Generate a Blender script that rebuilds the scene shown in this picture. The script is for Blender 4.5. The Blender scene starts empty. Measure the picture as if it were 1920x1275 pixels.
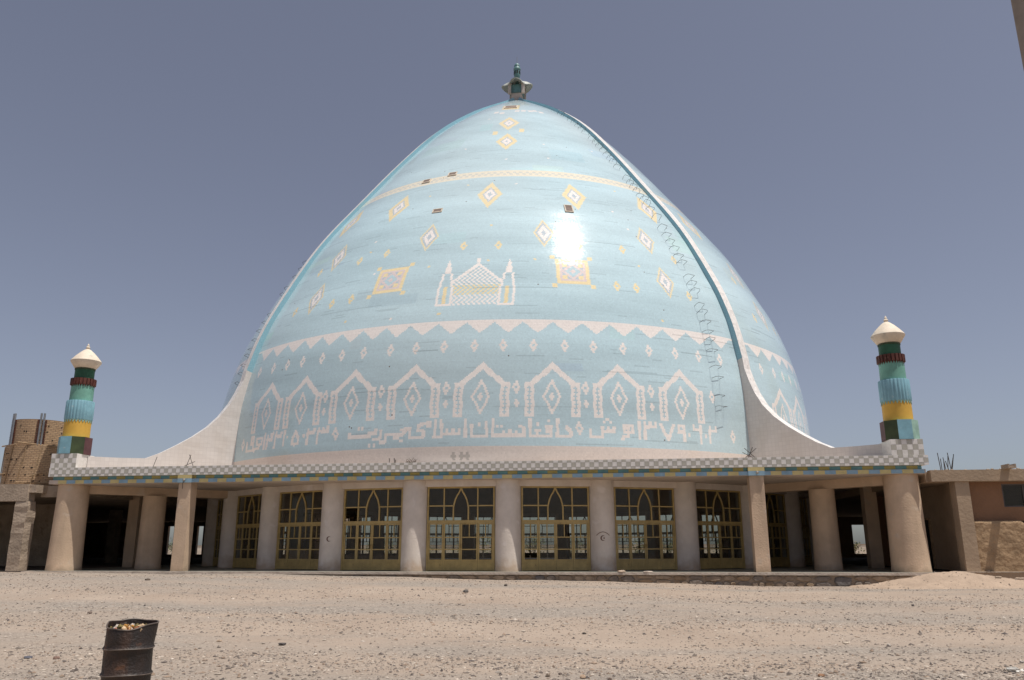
import bpy, math, random
import numpy as np
from mathutils import Vector, Matrix
random.seed(7); rng = np.random.default_rng(11)
PI = math.pi
sc = bpy.context.scene
col = sc.collection

# ------------------------------------------------------------------ camera, sky, sun, exposure
EYE = 1.70
PITCH, ROLL = 0.25392, 0.00204
cam_d = bpy.data.cameras.new('camera'); cam = bpy.data.objects.new('camera', cam_d); col.objects.link(cam)
cam_d.sensor_width = 36.0; cam_d.lens = 36.0*1491/1920
cam_d.clip_start = 0.1; cam_d.clip_end = 4000
cam.matrix_world = Matrix.Translation((0, 0, EYE)) @ Matrix.Rotation(PI/2+PITCH, 4, 'X') @ Matrix.Rotation(-ROLL, 4, 'Z')
sc.camera = cam

SUN_EL, SUN_AZ = math.radians(73), math.radians(57)      # azimuth: to the right of straight behind the camera
S = Vector((math.sin(SUN_AZ)*math.cos(SUN_EL), -math.cos(SUN_AZ)*math.cos(SUN_EL), math.sin(SUN_EL)))
w = bpy.data.worlds.new('World'); sc.world = w; w.use_nodes = True
nt = w.node_tree; nt.nodes.clear()
sky = nt.nodes.new('ShaderNodeTexSky'); sky.sky_type = 'NISHITA'; sky.sun_disc = False
sky.sun_elevation = SUN_EL; sky.sun_rotation = PI - SUN_AZ
sky.altitude = 1000; sky.air_density = 1.0; sky.dust_density = 3.2; sky.ozone_density = 3.0
hs = nt.nodes.new('ShaderNodeHueSaturation'); hs.inputs['Saturation'].default_value = 0.60; hs.inputs['Hue'].default_value = 0.513
hs.inputs['Value'].default_value = 1.0
bg = nt.nodes.new('ShaderNodeBackground'); bg.inputs['Strength'].default_value = 0.089
wo = nt.nodes.new('ShaderNodeOutputWorld')
nt.links.new(sky.outputs[0], hs.inputs['Color']); nt.links.new(hs.outputs[0], bg.inputs[0]); nt.links.new(bg.outputs[0], wo.inputs[0])
sd = bpy.data.lights.new('sun', 'SUN'); sun = bpy.data.objects.new('sun', sd); col.objects.link(sun)
sd.energy = 4.8; sd.angle = math.radians(0.53); sd.color = (1.0, 0.945, 0.87)
sun.rotation_euler = S.to_track_quat('Z', 'Y').to_euler(); sun.location = (30, -10, 60)
sc.view_settings.view_transform = 'Standard'; sc.view_settings.look = 'None'
sc.view_settings.exposure = 0.0; sc.view_settings.gamma = 1.0; sc.view_settings.use_curve_mapping = False
sc.cycles.max_bounces = 8; sc.cycles.transparent_max_bounces = 16

# ------------------------------------------------------------------ frames and helpers
BX, BY, YAW, ZS = 0.0312, 55.971, -0.12391, 0.63     # mosque centre, its turn, and the level of its floor
CY_, SY_ = math.cos(YAW), math.sin(YAW)
A, RC, BP, AM = 19.9, 19.22, 13.03, 16.5
def W(lx, ly, z=0.0): return (BX+lx*CY_-ly*SY_, BY+lx*SY_+ly*CY_, ZS+z)
def to_local(x, y):
    x = x-BX; y = y-BY
    return x*CY_+y*SY_, -x*SY_+y*CY_

class MB:
    def __init__(s): s.v = []; s.f = []; s.m = []; s.uv = None
    def add(s, vs, fs, mi=0):
        o = len(s.v); s.v += [tuple(p) for p in vs]
        for f in fs: s.f.append(tuple(i+o for i in f)); s.m.append(mi)
    def box(s, x0, x1, y0, y1, z0, z1, mi=0):
        s.add([(x0,y0,z0),(x1,y0,z0),(x1,y1,z0),(x0,y1,z0),(x0,y0,z1),(x1,y0,z1),(x1,y1,z1),(x0,y1,z1)],
              [(3,2,1,0),(4,5,6,7),(0,1,5,4),(1,2,6,5),(2,3,7,6),(3,0,4,7)], mi)
    def obox(s, c, ax, ay, az, mi=0):          # oriented box: centre and three half vectors
        c, ax, ay, az = map(Vector, (c, ax, ay, az)); P = []
        for k in (-1, 1):
            for a, b in ((-1,-1),(1,-1),(1,1),(-1,1)): P.append(c+ax*a+ay*b+az*k)
        s.add(P, [(3,2,1,0),(4,5,6,7),(0,1,5,4),(1,2,6,5),(2,3,7,6),(3,0,4,7)], mi)
    def lathe(s, prof, n=32, mi=0, c=(0,0,0), cap0=False, cap1=False, a0=0.0, fn=None):
        o = []
        for r, z in prof:
            for k in range(n):
                a = a0+2*PI*k/n; rr = fn(r, z, a) if fn else r
                o.append((c[0]+rr*math.cos(a), c[1]+rr*math.sin(a), c[2]+z))
        fs = []
        for i in range(len(prof)-1):
            for k in range(n):
                k2 = (k+1) % n; fs.append((i*n+k, i*n+k2, (i+1)*n+k2, (i+1)*n+k))
        if cap0: fs.append(tuple(reversed(range(n))))
        if cap1: fs.append(tuple((len(prof)-1)*n+k for k in range(n)))
        s.add(o, fs, mi)
    def tube(s, pts, r, n=6, mi=0, closed=False):
        pts = [Vector(p) for p in pts]; m = len(pts); o = []
        for i, p in enumerate(pts):
            if closed: t = pts[(i+1) % m]-pts[i-1]
            else: t = pts[min(i+1, m-1)]-pts[max(i-1, 0)]
            t.normalize(); u = t.cross(Vector((0, 0, 1)))
            if u.length < 1e-3: u = t.cross(Vector((1, 0, 0)))
            u.normalize(); q = t.cross(u)
            rr = r[i] if isinstance(r, (list, tuple)) else r
            for k in range(n):
                a = 2*PI*k/n; o.append(p+u*math.cos(a)*rr+q*math.sin(a)*rr)
        fs = []
        for i in range(m if closed else m-1):
            j = (i+1) % m
            for k in range(n):
                k2 = (k+1) % n; fs.append((i*n+k, i*n+k2, j*n+k2, j*n+k))
        if not closed: fs.append(tuple(reversed(range(n)))); fs.append(tuple((m-1)*n+k for k in range(n)))
        s.add(o, fs, mi)
    def prism(s, poly, z0, z1, mi=0):
        n = len(poly)
        s.add([(x, y, z0) for x, y in poly]+[(x, y, z1) for x, y in poly],
              [tuple(reversed(range(n))), tuple(range(n, 2*n))]+[(k, (k+1) % n, n+(k+1) % n, n+k) for k in range(n)], mi)
    def build(s, name, mats, parent=None, smooth=False, **kw):
        me = bpy.data.meshes.new(name); me.from_pydata(s.v, [], s.f)
        for m in (mats if isinstance(mats, (list, tuple)) else [mats]): me.materials.append(m)
        me.polygons.foreach_set('material_index', s.m)
        if smooth:
            me.polygons.foreach_set('use_smooth', [True]*len(s.f)); me.set_sharp_from_angle(angle=math.radians(38))
        me.update(); return link(name, me, parent, **kw)
def link(name, me, parent=None, **kw):
    o = bpy.data.objects.new(name, me); col.objects.link(o)
    if parent: o.parent = parent
    for k, v in kw.items(): o[k] = v
    return o
def thing(name, label, cat, loc=(0,0,0), rz=0.0, group=None):
    o = bpy.data.objects.new(name, None); col.objects.link(o); o.location = loc; o.rotation_euler = (0, 0, rz)
    o['label'] = label; o['category'] = cat
    if group: o['group'] = group
    return o
def bthing(name, label, cat, lx=0, ly=0, z=0, **k): return thing(name, label, cat, W(lx, ly, z), YAW, **k)
def tag(o, label, cat, group=None):
    o['label'] = label; o['category'] = cat
    if group: o['group'] = group
    return o

# ------------------------------------------------------------------ materials
def mat(name, c, rough=0.85, var=0.12, scale=3.0, bump=0.0, bscale=20.0, c2=None, spec=0.4, streak=None, stain=None, metal=0.0, splash=None):
    """base colour with cloudy variation, optional second colour, vertical streaks, and fine relief"""
    m = bpy.data.materials.new(name); m.use_nodes = True; t = m.node_tree; n = t.nodes; L = t.links
    b = n['Principled BSDF']; b.inputs['Roughness'].default_value = rough; b.inputs['Specular IOR Level'].default_value = spec
    b.inputs['Metallic'].default_value = metal
    co = n.new('ShaderNodeTexCoord')
    nz = n.new('ShaderNodeTexNoise'); nz.inputs['Scale'].default_value = scale; nz.inputs['Detail'].default_value = 7; nz.inputs['Roughness'].default_value = 0.62
    L.new(co.outputs['Object'], nz.inputs['Vector'])
    mx = n.new('ShaderNodeMix'); mx.data_type = 'RGBA'
    d = c2 if c2 else tuple(max(0, x*(1-var*2.2)) for x in c); e = c if c2 else tuple(min(1, x*(1+var*1.4)) for x in c)
    mx.inputs[6].default_value = (*d, 1); mx.inputs[7].default_value = (*e, 1)
    rp = n.new('ShaderNodeMapRange'); rp.inputs[1].default_value = 0.3; rp.inputs[2].default_value = 0.7
    L.new(nz.outputs[0], rp.inputs[0]); L.new(rp.outputs[0], mx.inputs[0]); out = mx.outputs[2]
    if streak:                                       # (colour, scale, threshold): run-off marks
        mp = n.new('ShaderNodeMapping'); mp.inputs['Scale'].default_value = (streak[1], streak[1], streak[1]*0.14); L.new(co.outputs['Object'], mp.inputs[0])
        n2 = n.new('ShaderNodeTexNoise'); n2.inputs['Scale'].default_value = 1.0; n2.inputs['Detail'].default_value = 6; L.new(mp.outputs[0], n2.inputs['Vector'])
        r2 = n.new('ShaderNodeMapRange'); r2.inputs[1].default_value = streak[2]; r2.inputs[2].default_value = streak[2]+0.18; r2.inputs[4].default_value = 0.75; L.new(n2.outputs[0], r2.inputs[0])
        m2 = n.new('ShaderNodeMix'); m2.data_type = 'RGBA'; L.new(r2.outputs[0], m2.inputs[0]); L.new(out, m2.inputs[6]); m2.inputs[7].default_value = (*streak[0], 1); out = m2.outputs[2]
    if stain:                                        # (colour, scale, threshold): patches
        n2 = n.new('ShaderNodeTexNoise'); n2.inputs['Scale'].default_value = stain[1]; n2.inputs['Detail'].default_value = 8; L.new(co.outputs['Object'], n2.inputs['Vector'])
        r2 = n.new('ShaderNodeMapRange'); r2.inputs[1].default_value = stain[2]; r2.inputs[2].default_value = stain[2]+0.1; r2.inputs[4].default_value = 0.8; L.new(n2.outputs[0], r2.inputs[0])
        m2 = n.new('ShaderNodeMix'); m2.data_type = 'RGBA'; L.new(r2.outputs[0], m2.inputs[0]); L.new(out, m2.inputs[6]); m2.inputs[7].default_value = (*stain[0], 1); out = m2.outputs[2]
    if splash:                                       # (colour, height): mud thrown up the foot by rain and brooms
        sp = n.new('ShaderNodeSeparateXYZ'); L.new(co.outputs['Object'], sp.inputs[0])
        n2 = n.new('ShaderNodeTexNoise'); n2.inputs['Scale'].default_value = 2.6; n2.inputs['Detail'].default_value = 7; L.new(co.outputs['Object'], n2.inputs['Vector'])
        ma = n.new('ShaderNodeMath'); ma.operation = 'MULTIPLY_ADD'; ma.inputs[1].default_value = 1.5*splash[1]; L.new(n2.outputs[0], ma.inputs[0]); L.new(sp.outputs[2], ma.inputs[2])
        r2 = n.new('ShaderNodeMapRange'); r2.inputs[1].default_value = splash[1]*1.5; r2.inputs[2].default_value = splash[1]*.85; r2.inputs[4].default_value = .85; L.new(ma.outputs[0], r2.inputs[0])
        m2 = n.new('ShaderNodeMix'); m2.data_type = 'RGBA'; L.new(r2.outputs[0], m2.inputs[0]); L.new(out, m2.inputs[6]); m2.inputs[7].default_value = (*splash[0], 1); out = m2.outputs[2]
    L.new(out, b.inputs['Base Color'])
    if bump:
        nb = n.new('ShaderNodeTexNoise'); nb.inputs['Scale'].default_value = bscale; nb.inputs['Detail'].default_value = 6; L.new(co.outputs['Object'], nb.inputs['Vector'])
        bp = n.new('ShaderNodeBump'); bp.inputs['Strength'].default_value = bump; bp.inputs['Distance'].default_value = 0.05
        L.new(nb.outputs[0], bp.inputs['Height']); L.new(bp.outputs[0], b.inputs['Normal'])
    return m
def grid_mat(name, c, joint, size, rough=0.3, check=None, frac=0.045):
    """glazed tiles in a square bond on the UV map, joint lines, tile to tile variation"""
    m = bpy.data.materials.new(name); m.use_nodes = True; t = m.node_tree; n = t.nodes; L = t.links
    b = n['Principled BSDF']; b.inputs['Roughness'].default_value = rough; b.inputs['Specular IOR Level'].default_value = 0.35
    uv = n.new('ShaderNodeUVMap')
    br = n.new('ShaderNodeTexBrick'); br.offset = 0.0; br.squash = 1.0
    br.inputs['Color1'].default_value = (*c, 1); br.inputs['Color2'].default_value = (*(check or tuple(x*0.93 for x in c)), 1)
    br.inputs['Mortar'].default_value = (*joint, 1); br.inputs['Scale'].default_value = 1.0; br.inputs['Mortar Size'].default_value = size*frac
    br.inputs['Brick Width'].default_value = size; br.inputs['Row Height'].default_value = size; br.inputs['Bias'].default_value = -0.2 if check else 0.0
    L.new(uv.outputs[0], br.inputs['Vector'])
    nz = n.new('ShaderNodeTexNoise'); nz.inputs['Scale'].default_value = 0.7; nz.inputs['Detail'].default_value = 8; L.new(uv.outputs[0], nz.inputs['Vector'])
    r2 = n.new('ShaderNodeMapRange'); r2.inputs[1].default_value = 0.5; r2.inputs[2].default_value = 0.8; r2.inputs[4].default_value = 0.35; L.new(nz.outputs[0], r2.inputs[0])
    m2 = n.new('ShaderNodeMix'); m2.data_type = 'RGBA'; L.new(r2.outputs[0], m2.inputs[0]); L.new(br.outputs[0], m2.inputs[6]); m2.inputs[7].default_value = (c[0]*0.72, c[1]*0.66, c[2]*0.58, 1)
    L.new(m2.outputs[2], b.inputs['Base Color']); return m
def attr_mat(name, attr, rough, tilt=None, spec=0.5, coat=0.0):
    m = bpy.data.materials.new(name); m.use_nodes = True; t = m.node_tree; n = t.nodes; L = t.links
    b = n['Principled BSDF']; b.inputs['Roughness'].default_value = rough; b.inputs['Specular IOR Level'].default_value = spec
    a = n.new('ShaderNodeAttribute'); a.attribute_name = attr; L.new(a.outputs['Color'], b.inputs['Base Color'])
    if tilt:
        a2 = n.new('ShaderNodeAttribute'); a2.attribute_name = tilt; g = n.new('ShaderNodeNewGeometry')
        v = n.new('ShaderNodeVectorMath'); v.operation = 'ADD'; L.new(g.outputs['Normal'], v.inputs[0]); L.new(a2.outputs['Vector'], v.inputs[1])
        v2 = n.new('ShaderNodeVectorMath'); v2.operation = 'NORMALIZE'; L.new(v.outputs[0], v2.inputs[0]); L.new(v2.outputs[0], b.inputs['Normal'])
    return m

M = {}
M['plaster'] = mat('whitewashed_plaster', (0.65, 0.58, 0.51), 0.9, 0.06, 1.2, 0.25, 14, streak=((0.50, 0.42, 0.35), 1.1, 0.57), stain=((0.70, 0.64, 0.60), 1.6, 0.6), splash=((0.46, 0.34, 0.24), .8))
M['pillar'] = mat('tan_plaster', (0.57, 0.425, 0.30), 0.9, 0.08, 1.0, 0.3, 14, streak=((0.36, 0.27, 0.19), 1.0, 0.56), stain=((0.53, 0.44, 0.35), 1.3, 0.6), splash=((0.36, 0.27, 0.19), .4))
M['soffit'] = mat('soffit_plaster', (0.54, 0.45, 0.375), 0.92, 0.1, 0.8, 0.2, 10)
M['floor'] = mat('portico_floor', (0.23, 0.235, 0.20), 0.45, 0.14, 1.5)
M['dirt_floor'] = mat('trodden_dirt_floor', (0.12, 0.098, 0.078), 0.95, 0.15, 1.2)
M['hall'] = mat('hall_carpet', (0.09, 0.055, 0.045), 0.95, 0.2, 2)
M['roof'] = mat('roof_screed', (0.42, 0.37, 0.31), 0.95, 0.1, 0.7)
M['door'] = mat('ochre_door_paint', (0.42, 0.305, 0.12), 0.5, 0.12, 2.5, 0.0, stain=((0.16, 0.10, 0.045), 6, 0.66))
M['rebar'] = mat('rusty_steel', (0.075, 0.062, 0.055), 0.75, 0.2, 8)
M['white'] = grid_mat('white_wall_tile', (0.70, 0.66, 0.625), (0.58, 0.54, 0.51), 0.20, 0.33, frac=.03)
M['finblue'] = grid_mat('blue_rib_tile', (0.30, 0.53, 0.62), (0.22, 0.40, 0.47), 0.10, 0.28)
M['fintop'] = grid_mat('speckled_rib_tile', (0.80, 0.77, 0.74), (0.66, 0.63, 0.60), 0.13, 0.35, check=(0.60, 0.575, 0.555), frac=0.03)
M['tile_white'] = mat('white_glazed_tile', (0.78, 0.75, 0.715), 0.35, 0.05, 6, c2=(0.64, 0.615, 0.58))
M['tile_grey'] = mat('grey_glazed_tile', (0.45, 0.43, 0.375), 0.35, 0.06, 3)
M['tile_yellow'] = mat('ochre_block_paint', (0.58, 0.48, 0.22), 0.7, 0.08, 2)
M['tile_blue'] = mat('pale_blue_block_paint', (0.26, 0.40, 0.50), 0.7, 0.08, 2)
M['shaded_yellow'] = mat('shaded_ochre_paint', (0.45, 0.37, 0.12), 0.7, 0.1, 2)  # block ochre with the shade of the tile band above put into its colour
M['shaded_blue'] = mat('shaded_blue_paint', (0.15, 0.32, 0.34), 0.7, 0.1, 2)  # block blue, darkened in the colour for the same overhang shade
M['m_cap'] = mat('weathered_cream_paint', (0.66, 0.57, 0.46), 0.8, 0.1, 1.6, stain=((0.45, 0.42, 0.36), 2.2, 0.58))
M['m_green'] = mat('dark_green_paint', (0.022, 0.095, 0.05), 0.6, 0.2, 2)
M['m_brown'] = mat('red_brown_paint', (0.10, 0.028, 0.018), 0.6, 0.2, 3, stain=((0.25, 0.13, 0.09), 7, 0.63))
M['m_turq'] = mat('turquoise_paint', (0.16, 0.36, 0.29), 0.55, 0.14, 1.4)
M['m_blue'] = mat('sky_blue_paint', (0.22, 0.42, 0.50), 0.5, 0.1, 2, stain=((0.40, 0.52, 0.55), 5, 0.62))
M['m_yellow'] = mat('golden_yellow_paint', (0.62, 0.37, 0.06), 0.6, 0.07, 1.5)
M['m_olive'] = mat('dark_olive_paint', (0.045, 0.065, 0.025), 0.6, 0.2, 2)
M['m_maroon'] = mat('maroon_paint', (0.11, 0.045, 0.05), 0.6, 0.15, 2)
M['m_mint'] = mat('mint_paint', (0.27, 0.43, 0.36), 0.6, 0.15, 2)
M['teal'] = mat('verdigris_paint', (0.12, 0.24, 0.245), 0.5, 0.15, 3)
M['fincap'] = mat('finial_cream', (0.52, 0.46, 0.41), 0.7, 0.1, 2)
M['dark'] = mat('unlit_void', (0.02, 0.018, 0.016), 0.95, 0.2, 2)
M['concrete'] = mat('rough_concrete', (0.37, 0.295, 0.225), 0.95, 0.13, 1.3, 0.6, 9, stain=((0.25, 0.19, 0.14), 2.0, 0.6))
M['concrete_nose'] = mat('slab_edge_concrete', (0.50, 0.43, 0.36), 0.95, 0.1, 1.5, 0.5, 12)
M['mortar'] = mat('plinth_mortar', (0.30, 0.235, 0.175), 0.97, 0.15, 4, 0.7, 14)
M['tanwall'] = mat('tan_render', (0.37, 0.275, 0.19), 0.95, 0.07, 1.2, 0.3, 8)
M['redwall'] = mat('red_brown_render', (0.25, 0.138, 0.08), 0.95, 0.06, 1.0, 0.3, 10)
M['mud'] = mat('mud_render', (0.36, 0.245, 0.145), 0.97, 0.12, 2.2, 1.0, 5.5)
M['rust'] = mat('burnt_rusty_drum', (0.04, 0.02, 0.012), 0.6, 0.35, 5, 0.35, 30, streak=((0.009, 0.008, 0.008), 5, 0.43), stain=((0.14, 0.058, 0.025), 5, 0.62), spec=0.5)
M['drumrim'] = mat('scuffed_drum_metal', (0.10, 0.075, 0.06), 0.5, 0.3, 14, spec=0.6)
M['pipe'] = mat('steel_pipe', (0.30, 0.30, 0.31), 0.4, 0.15, 4, metal=0.6)
M['wood'] = mat('scaffold_wood', (0.32, 0.22, 0.13), 0.9, 0.2, 5)
M['lamp'] = mat('lamp_metal', (0.45, 0.43, 0.40), 0.3, 0.1, 5, metal=0.7)
M['bark'] = mat('bark', (0.11, 0.08, 0.055), 0.95, 0.2, 6)
M['leaf'] = mat('dusty_leaves', (0.10, 0.125, 0.045), 0.8, 0.35, 3)
M['leaf2'] = mat('dry_leaves', (0.19, 0.155, 0.06), 0.8, 0.3, 3)
M['paint_brown'] = mat('emblem_paint', (0.17, 0.10, 0.075), 0.8, 0.15, 6)
# brick: fine courses on the drum of the tower
def brick_mat():
    m = bpy.data.materials.new('mud_brick'); m.use_nodes = True; t = m.node_tree; n = t.nodes; L = t.links
    b = n['Principled BSDF']; b.inputs['Roughness'].default_value = 0.95
    uv = n.new('ShaderNodeUVMap'); br = n.new('ShaderNodeTexBrick')
    br.inputs['Color1'].default_value = (0.47, 0.325, 0.20, 1); br.inputs['Color2'].default_value = (0.37, 0.245, 0.145, 1); br.inputs['Mortar'].default_value = (0.25, 0.17, 0.11, 1)
    br.inputs['Scale'].default_value = 1; br.inputs['Brick Width'].default_value = 0.22; br.inputs['Row Height'].default_value = 0.089; br.inputs['Mortar Size'].default_value = 0.012
    L.new(uv.outputs[0], br.inputs['Vector']); L.new(br.outputs[0], b.inputs['Base Color'])
    bp = n.new('ShaderNodeBump'); bp.inputs['Strength'].default_value = 0.8; bp.inputs['Distance'].default_value = 0.03; bp.invert = True
    L.new(br.outputs['Fac'], bp.inputs['Height']); L.new(bp.outputs[0], b.inputs['Normal']); return m
M['brick'] = brick_mat()
def glass_mat():
    m = bpy.data.materials.new('dusty_glass'); m.use_nodes = True; t = m.node_tree; n = t.nodes; L = t.links; n.clear()
    o = n.new('ShaderNodeOutputMaterial'); tr = n.new('ShaderNodeBsdfTransparent'); tr.inputs[0].default_value = (0.84, 0.86, 0.84, 1)
    gl = n.new('ShaderNodeBsdfGlossy'); gl.inputs['Roughness'].default_value = 0.03; gl.inputs[0].default_value = (0.5, 0.5, 0.5, 1)
    df = n.new('ShaderNodeBsdfDiffuse'); df.inputs[0].default_value = (0.42, 0.36, 0.30, 1)
    lw = n.new('ShaderNodeLayerWeight'); lw.inputs[0].default_value = .5; pw = n.new('ShaderNodeMath'); pw.operation = 'POWER'; pw.inputs[1].default_value = 4.0; L.new(lw.outputs['Facing'], pw.inputs[0])
    fr = n.new('ShaderNodeMath'); fr.operation = 'MULTIPLY_ADD'; fr.inputs[1].default_value = .8; fr.inputs[2].default_value = .03; L.new(pw.outputs[0], fr.inputs[0]); m1 = n.new('ShaderNodeMixShader'); m2 = n.new('ShaderNodeMixShader')
    L.new(fr.outputs[0], m1.inputs[0]); L.new(tr.outputs[0], m1.inputs[1]); L.new(gl.outputs[0], m1.inputs[2])
    m2.inputs[0].default_value = 0.05; L.new(m1.outputs[0], m2.inputs[1]); L.new(df.outputs[0], m2.inputs[2]); L.new(m2.outputs[0], o.inputs[0]); return m
M['glass'] = glass_mat()

# ------------------------------------------------------------------ ground
FRONT = ([-60, -20, -8.6, -3.9, 2.4, 7.9, 12.4, 16.8, 20, 24, 60], [.60, .60, .53, .42, .32, .23, .07, .08, .12, .22, .25])
PH = rng.random((12, 3))*6.28
def wob(x, y, s):
    r = 0
    for i in range(6):
        a = PH[i, 0]; k = s*(0.6+0.35*i); r = r+np.sin(k*(x*math.cos(a)+y*math.sin(a))+PH[i, 1])/(1+0.6*i)
    return r
def ground_z(x, y):
    x = np.asarray(x, float); y = np.asarray(y, float)
    lx, ly = to_local(x, y)
    f = np.interp(lx, *FRONT)
    t = np.clip((y-13)/21.0, 0, 1); t = t*t*(3-2*t)
    z = f*t + (-0.19)*(1-t)
    near = np.clip((60-np.abs(y-22))/40, 0, 1)
    z = z+near*(0.012*wob(x, y, 0.9)+0.008*wob(x+3, y*1.7, 2.3))
    for y0, k in ((16.9, .8), (18.5, .9), (23.2, .6), (24.8, .6), (13.4, .5)):     # old wheel ruts
        yy = y-y0-0.035*x-0.5*np.sin(x*.09+y0); z = z-.028*k*np.exp(-(yy/.16)**2)+.014*k*np.exp(-((np.abs(yy)-.3)/.12)**2)
    z = z+0.09*np.exp(-(((x+4.80)/1.1)**2+((y-10.6)/.9)**2))
    inside = (ly > -19.95) & (ly < 30)
    z = np.where(inside, np.minimum(z, 0.45), z)
    z = np.where(ly >= 30, 0.42+0.03*wob(x, y, 0.2), z)
    return z
def heap_z(lx, ly):
    hx, hy = lx-20.0, ly+20.95
    return (0.47*np.exp(-((hx/1.6)**2+(hy/0.9)**2)) + 0.22*np.exp(-(((hx-2.0)/2.3)**2+((hy+0.15)/0.9)**2)) + .17*np.exp(-(((hx+2.0)/1.4)**2+((hy-.15)/.75)**2)))
def ground_mat():
    m = bpy.data.materials.new('dusty_gravel_ground'); m.use_nodes = True; t = m.node_tree; n = t.nodes; L = t.links
    b = n['Principled BSDF']; b.inputs['Roughness'].default_value = 0.97; b.inputs['Specular IOR Level'].default_value = 0.1
    co = n.new('ShaderNodeTexCoord')
    def noise(scale, detail=6, mapscale=None, rough=0.6):
        z = n.new('ShaderNodeTexNoise'); z.inputs['Scale'].default_value = scale; z.inputs['Detail'].default_value = detail; z.inputs['Roughness'].default_value = rough
        if mapscale:
            mp = n.new('ShaderNodeMapping'); mp.inputs['Scale'].default_value = mapscale; mp.inputs['Rotation'].default_value = (0, 0, 0.06); L.new(co.outputs['Object'], mp.inputs[0]); L.new(mp.outputs[0], z.inputs['Vector'])
        else: L.new(co.outputs['Object'], z.inputs['Vector'])
        return z.outputs[0]
    def rng_(x, a, b_, c=0.0, d=1.0):
        r = n.new('ShaderNodeMapRange'); r.inputs[1].default_value = a; r.inputs[2].default_value = b_; r.inputs[3].default_value = c; r.inputs[4].default_value = d; L.new(x, r.inputs[0]); return r.outputs[0]
    def mix(f, x, y):
        k = n.new('ShaderNodeMix'); k.data_type = 'RGBA'
        L.new(f, k.inputs[0])
        for s_, v in ((6, x), (7, y)):
            if isinstance(v, tuple): k.inputs[s_].default_value = (*v, 1)
            else: L.new(v, k.inputs[s_])
        return k.outputs[2]
    def math_(op, x, y):
        k = n.new('ShaderNodeMath'); k.operation = op
        for i, v in enumerate((x, y)):
            if isinstance(v, (int, float)): k.inputs[i].default_value = v
            else: L.new(v, k.inputs[i])
        return k.outputs[0]
    base = mix(rng_(noise(0.35, 7), .32, .68), (0.30, 0.237, 0.188), (0.36, 0.292, 0.236))
    # wheel-worn bands of grey road gravel running along the front of the building
    bands = noise(1.0, 5, (0.035, 0.30, 0.3)); patch = noise(0.22, 6)
    g = rng_(math_('ADD', math_('MULTIPLY', bands, 0.75), math_('MULTIPLY', patch, 0.35)), 0.50, 0.64)
    gravel = mix(rng_(noise(9, 4), .35, .65), (0.20, 0.178, 0.156), (0.315, 0.278, 0.240))
    c = mix(math_('MULTIPLY', g, 0.85), base, gravel)
    vo = n.new('ShaderNodeTexVoronoi'); vo.inputs['Scale'].default_value = 14; L.new(co.outputs['Object'], vo.inputs['Vector'])
    wn = n.new('ShaderNodeTexWhiteNoise'); L.new(vo.outputs['Position'], wn.inputs[0])
    peb = mix(rng_(wn.outputs['Value'], 0, 1), (0.19, 0.15, 0.125), (0.50, 0.43, 0.36))
    pm = math_('MULTIPLY', rng_(vo.outputs['Distance'], 0.42, 0.30), rng_(math_('ADD', noise(1.3, 6), math_('MULTIPLY', g, 0.16)), .52, .66))
    c = mix(math_('MULTIPLY', pm, 0.75), c, peb)
    c = mix(rng_(noise(38, 4), .55, .70, 0, .55), c, (0.16, 0.125, 0.10))
    L.new(c, b.inputs['Base Color'])
    bp = n.new('ShaderNodeBump'); bp.inputs['Strength'].default_value = 0.7; bp.inputs['Distance'].default_value = 0.04
    L.new(math_('ADD', math_('ADD', math_('MULTIPLY', noise(7, 8), 0.8), math_('MULTIPLY', noise(40, 4), 0.3)), math_('MULTIPLY', pm, 0.35)), bp.inputs['Height']); L.new(bp.outputs[0], b.inputs['Normal']); return m
M['ground'] = ground_mat()
def build_ground():
    xs = np.concatenate([-np.geomspace(1500, 45, 26), np.arange(-44, 44.1, 0.35), np.geomspace(45, 1500, 26)])
    ys = np.concatenate([np.linspace(-60, 2, 18), np.concatenate([np.arange(3, 12, .3), np.arange(12, 27.01, 0.12), np.arange(27.3, 37.1, .3)]), np.linspace(38, 90, 40), np.geomspace(95, 2500, 26)])
    X, Y = np.meshgrid(xs, ys); Z = ground_z(X, Y)
    v = np.stack([X, Y, Z], -1).reshape(-1, 3); nx, ny = len(xs), len(ys)
    i = np.arange(nx*ny).reshape(ny, nx)
    f = np.stack([i[:-1, :-1], i[:-1, 1:], i[1:, 1:], i[1:, :-1]], -1).reshape(-1, 4)
    me = bpy.data.meshes.new('ground'); me.from_pydata(v.tolist(), [], f.tolist()); me.materials.append(M['ground'])
    me.polygons.foreach_set('use_smooth', [True]*len(f)); me.update()
    link('ground', me, None, kind='structure')
build_ground()

# ------------------------------------------------------------------ mosque
mosque = bthing('mosque', 'blue tiled ribbed dome mosque on a white columned portico', 'mosque')

PR = np.array([(4.35,19.75),(5.5,19.75),(7.3,19.7),(9.3,19.5),(11.3,19.1),(13.3,18.5),(15.3,17.55),(17.3,16.5),(19.3,15.38),(21.3,13.87),(23.3,12.36),(25.3,10.88),(27.3,9.28),(29.3,7.62),(31,5.82),(33,3.3),(34.4,1.15)])
zd = np.linspace(4.35, 34.4, 601); rd = np.interp(zd, PR[:, 0], PR[:, 1])
rd = np.convolve(np.pad(rd, 30, mode='reflect', reflect_type='odd'), np.ones(61)/61, 'valid')
sd_ = np.concatenate([[0], np.cumsum(np.hypot(np.diff(zd), np.diff(rd)))]); sd_ -= np.interp(5.5, zd, sd_)
def dome_zr(s): return np.interp(s, sd_, zd), np.interp(s, sd_, rd)
def dome_at(z): return float(np.interp(z, zd, rd))
def shx(z): return np.interp(z, [8, 15, 34, 40], [0, .28, .42, .42])     # the shell leans a little: its crown sits right of the middle of the base
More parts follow.
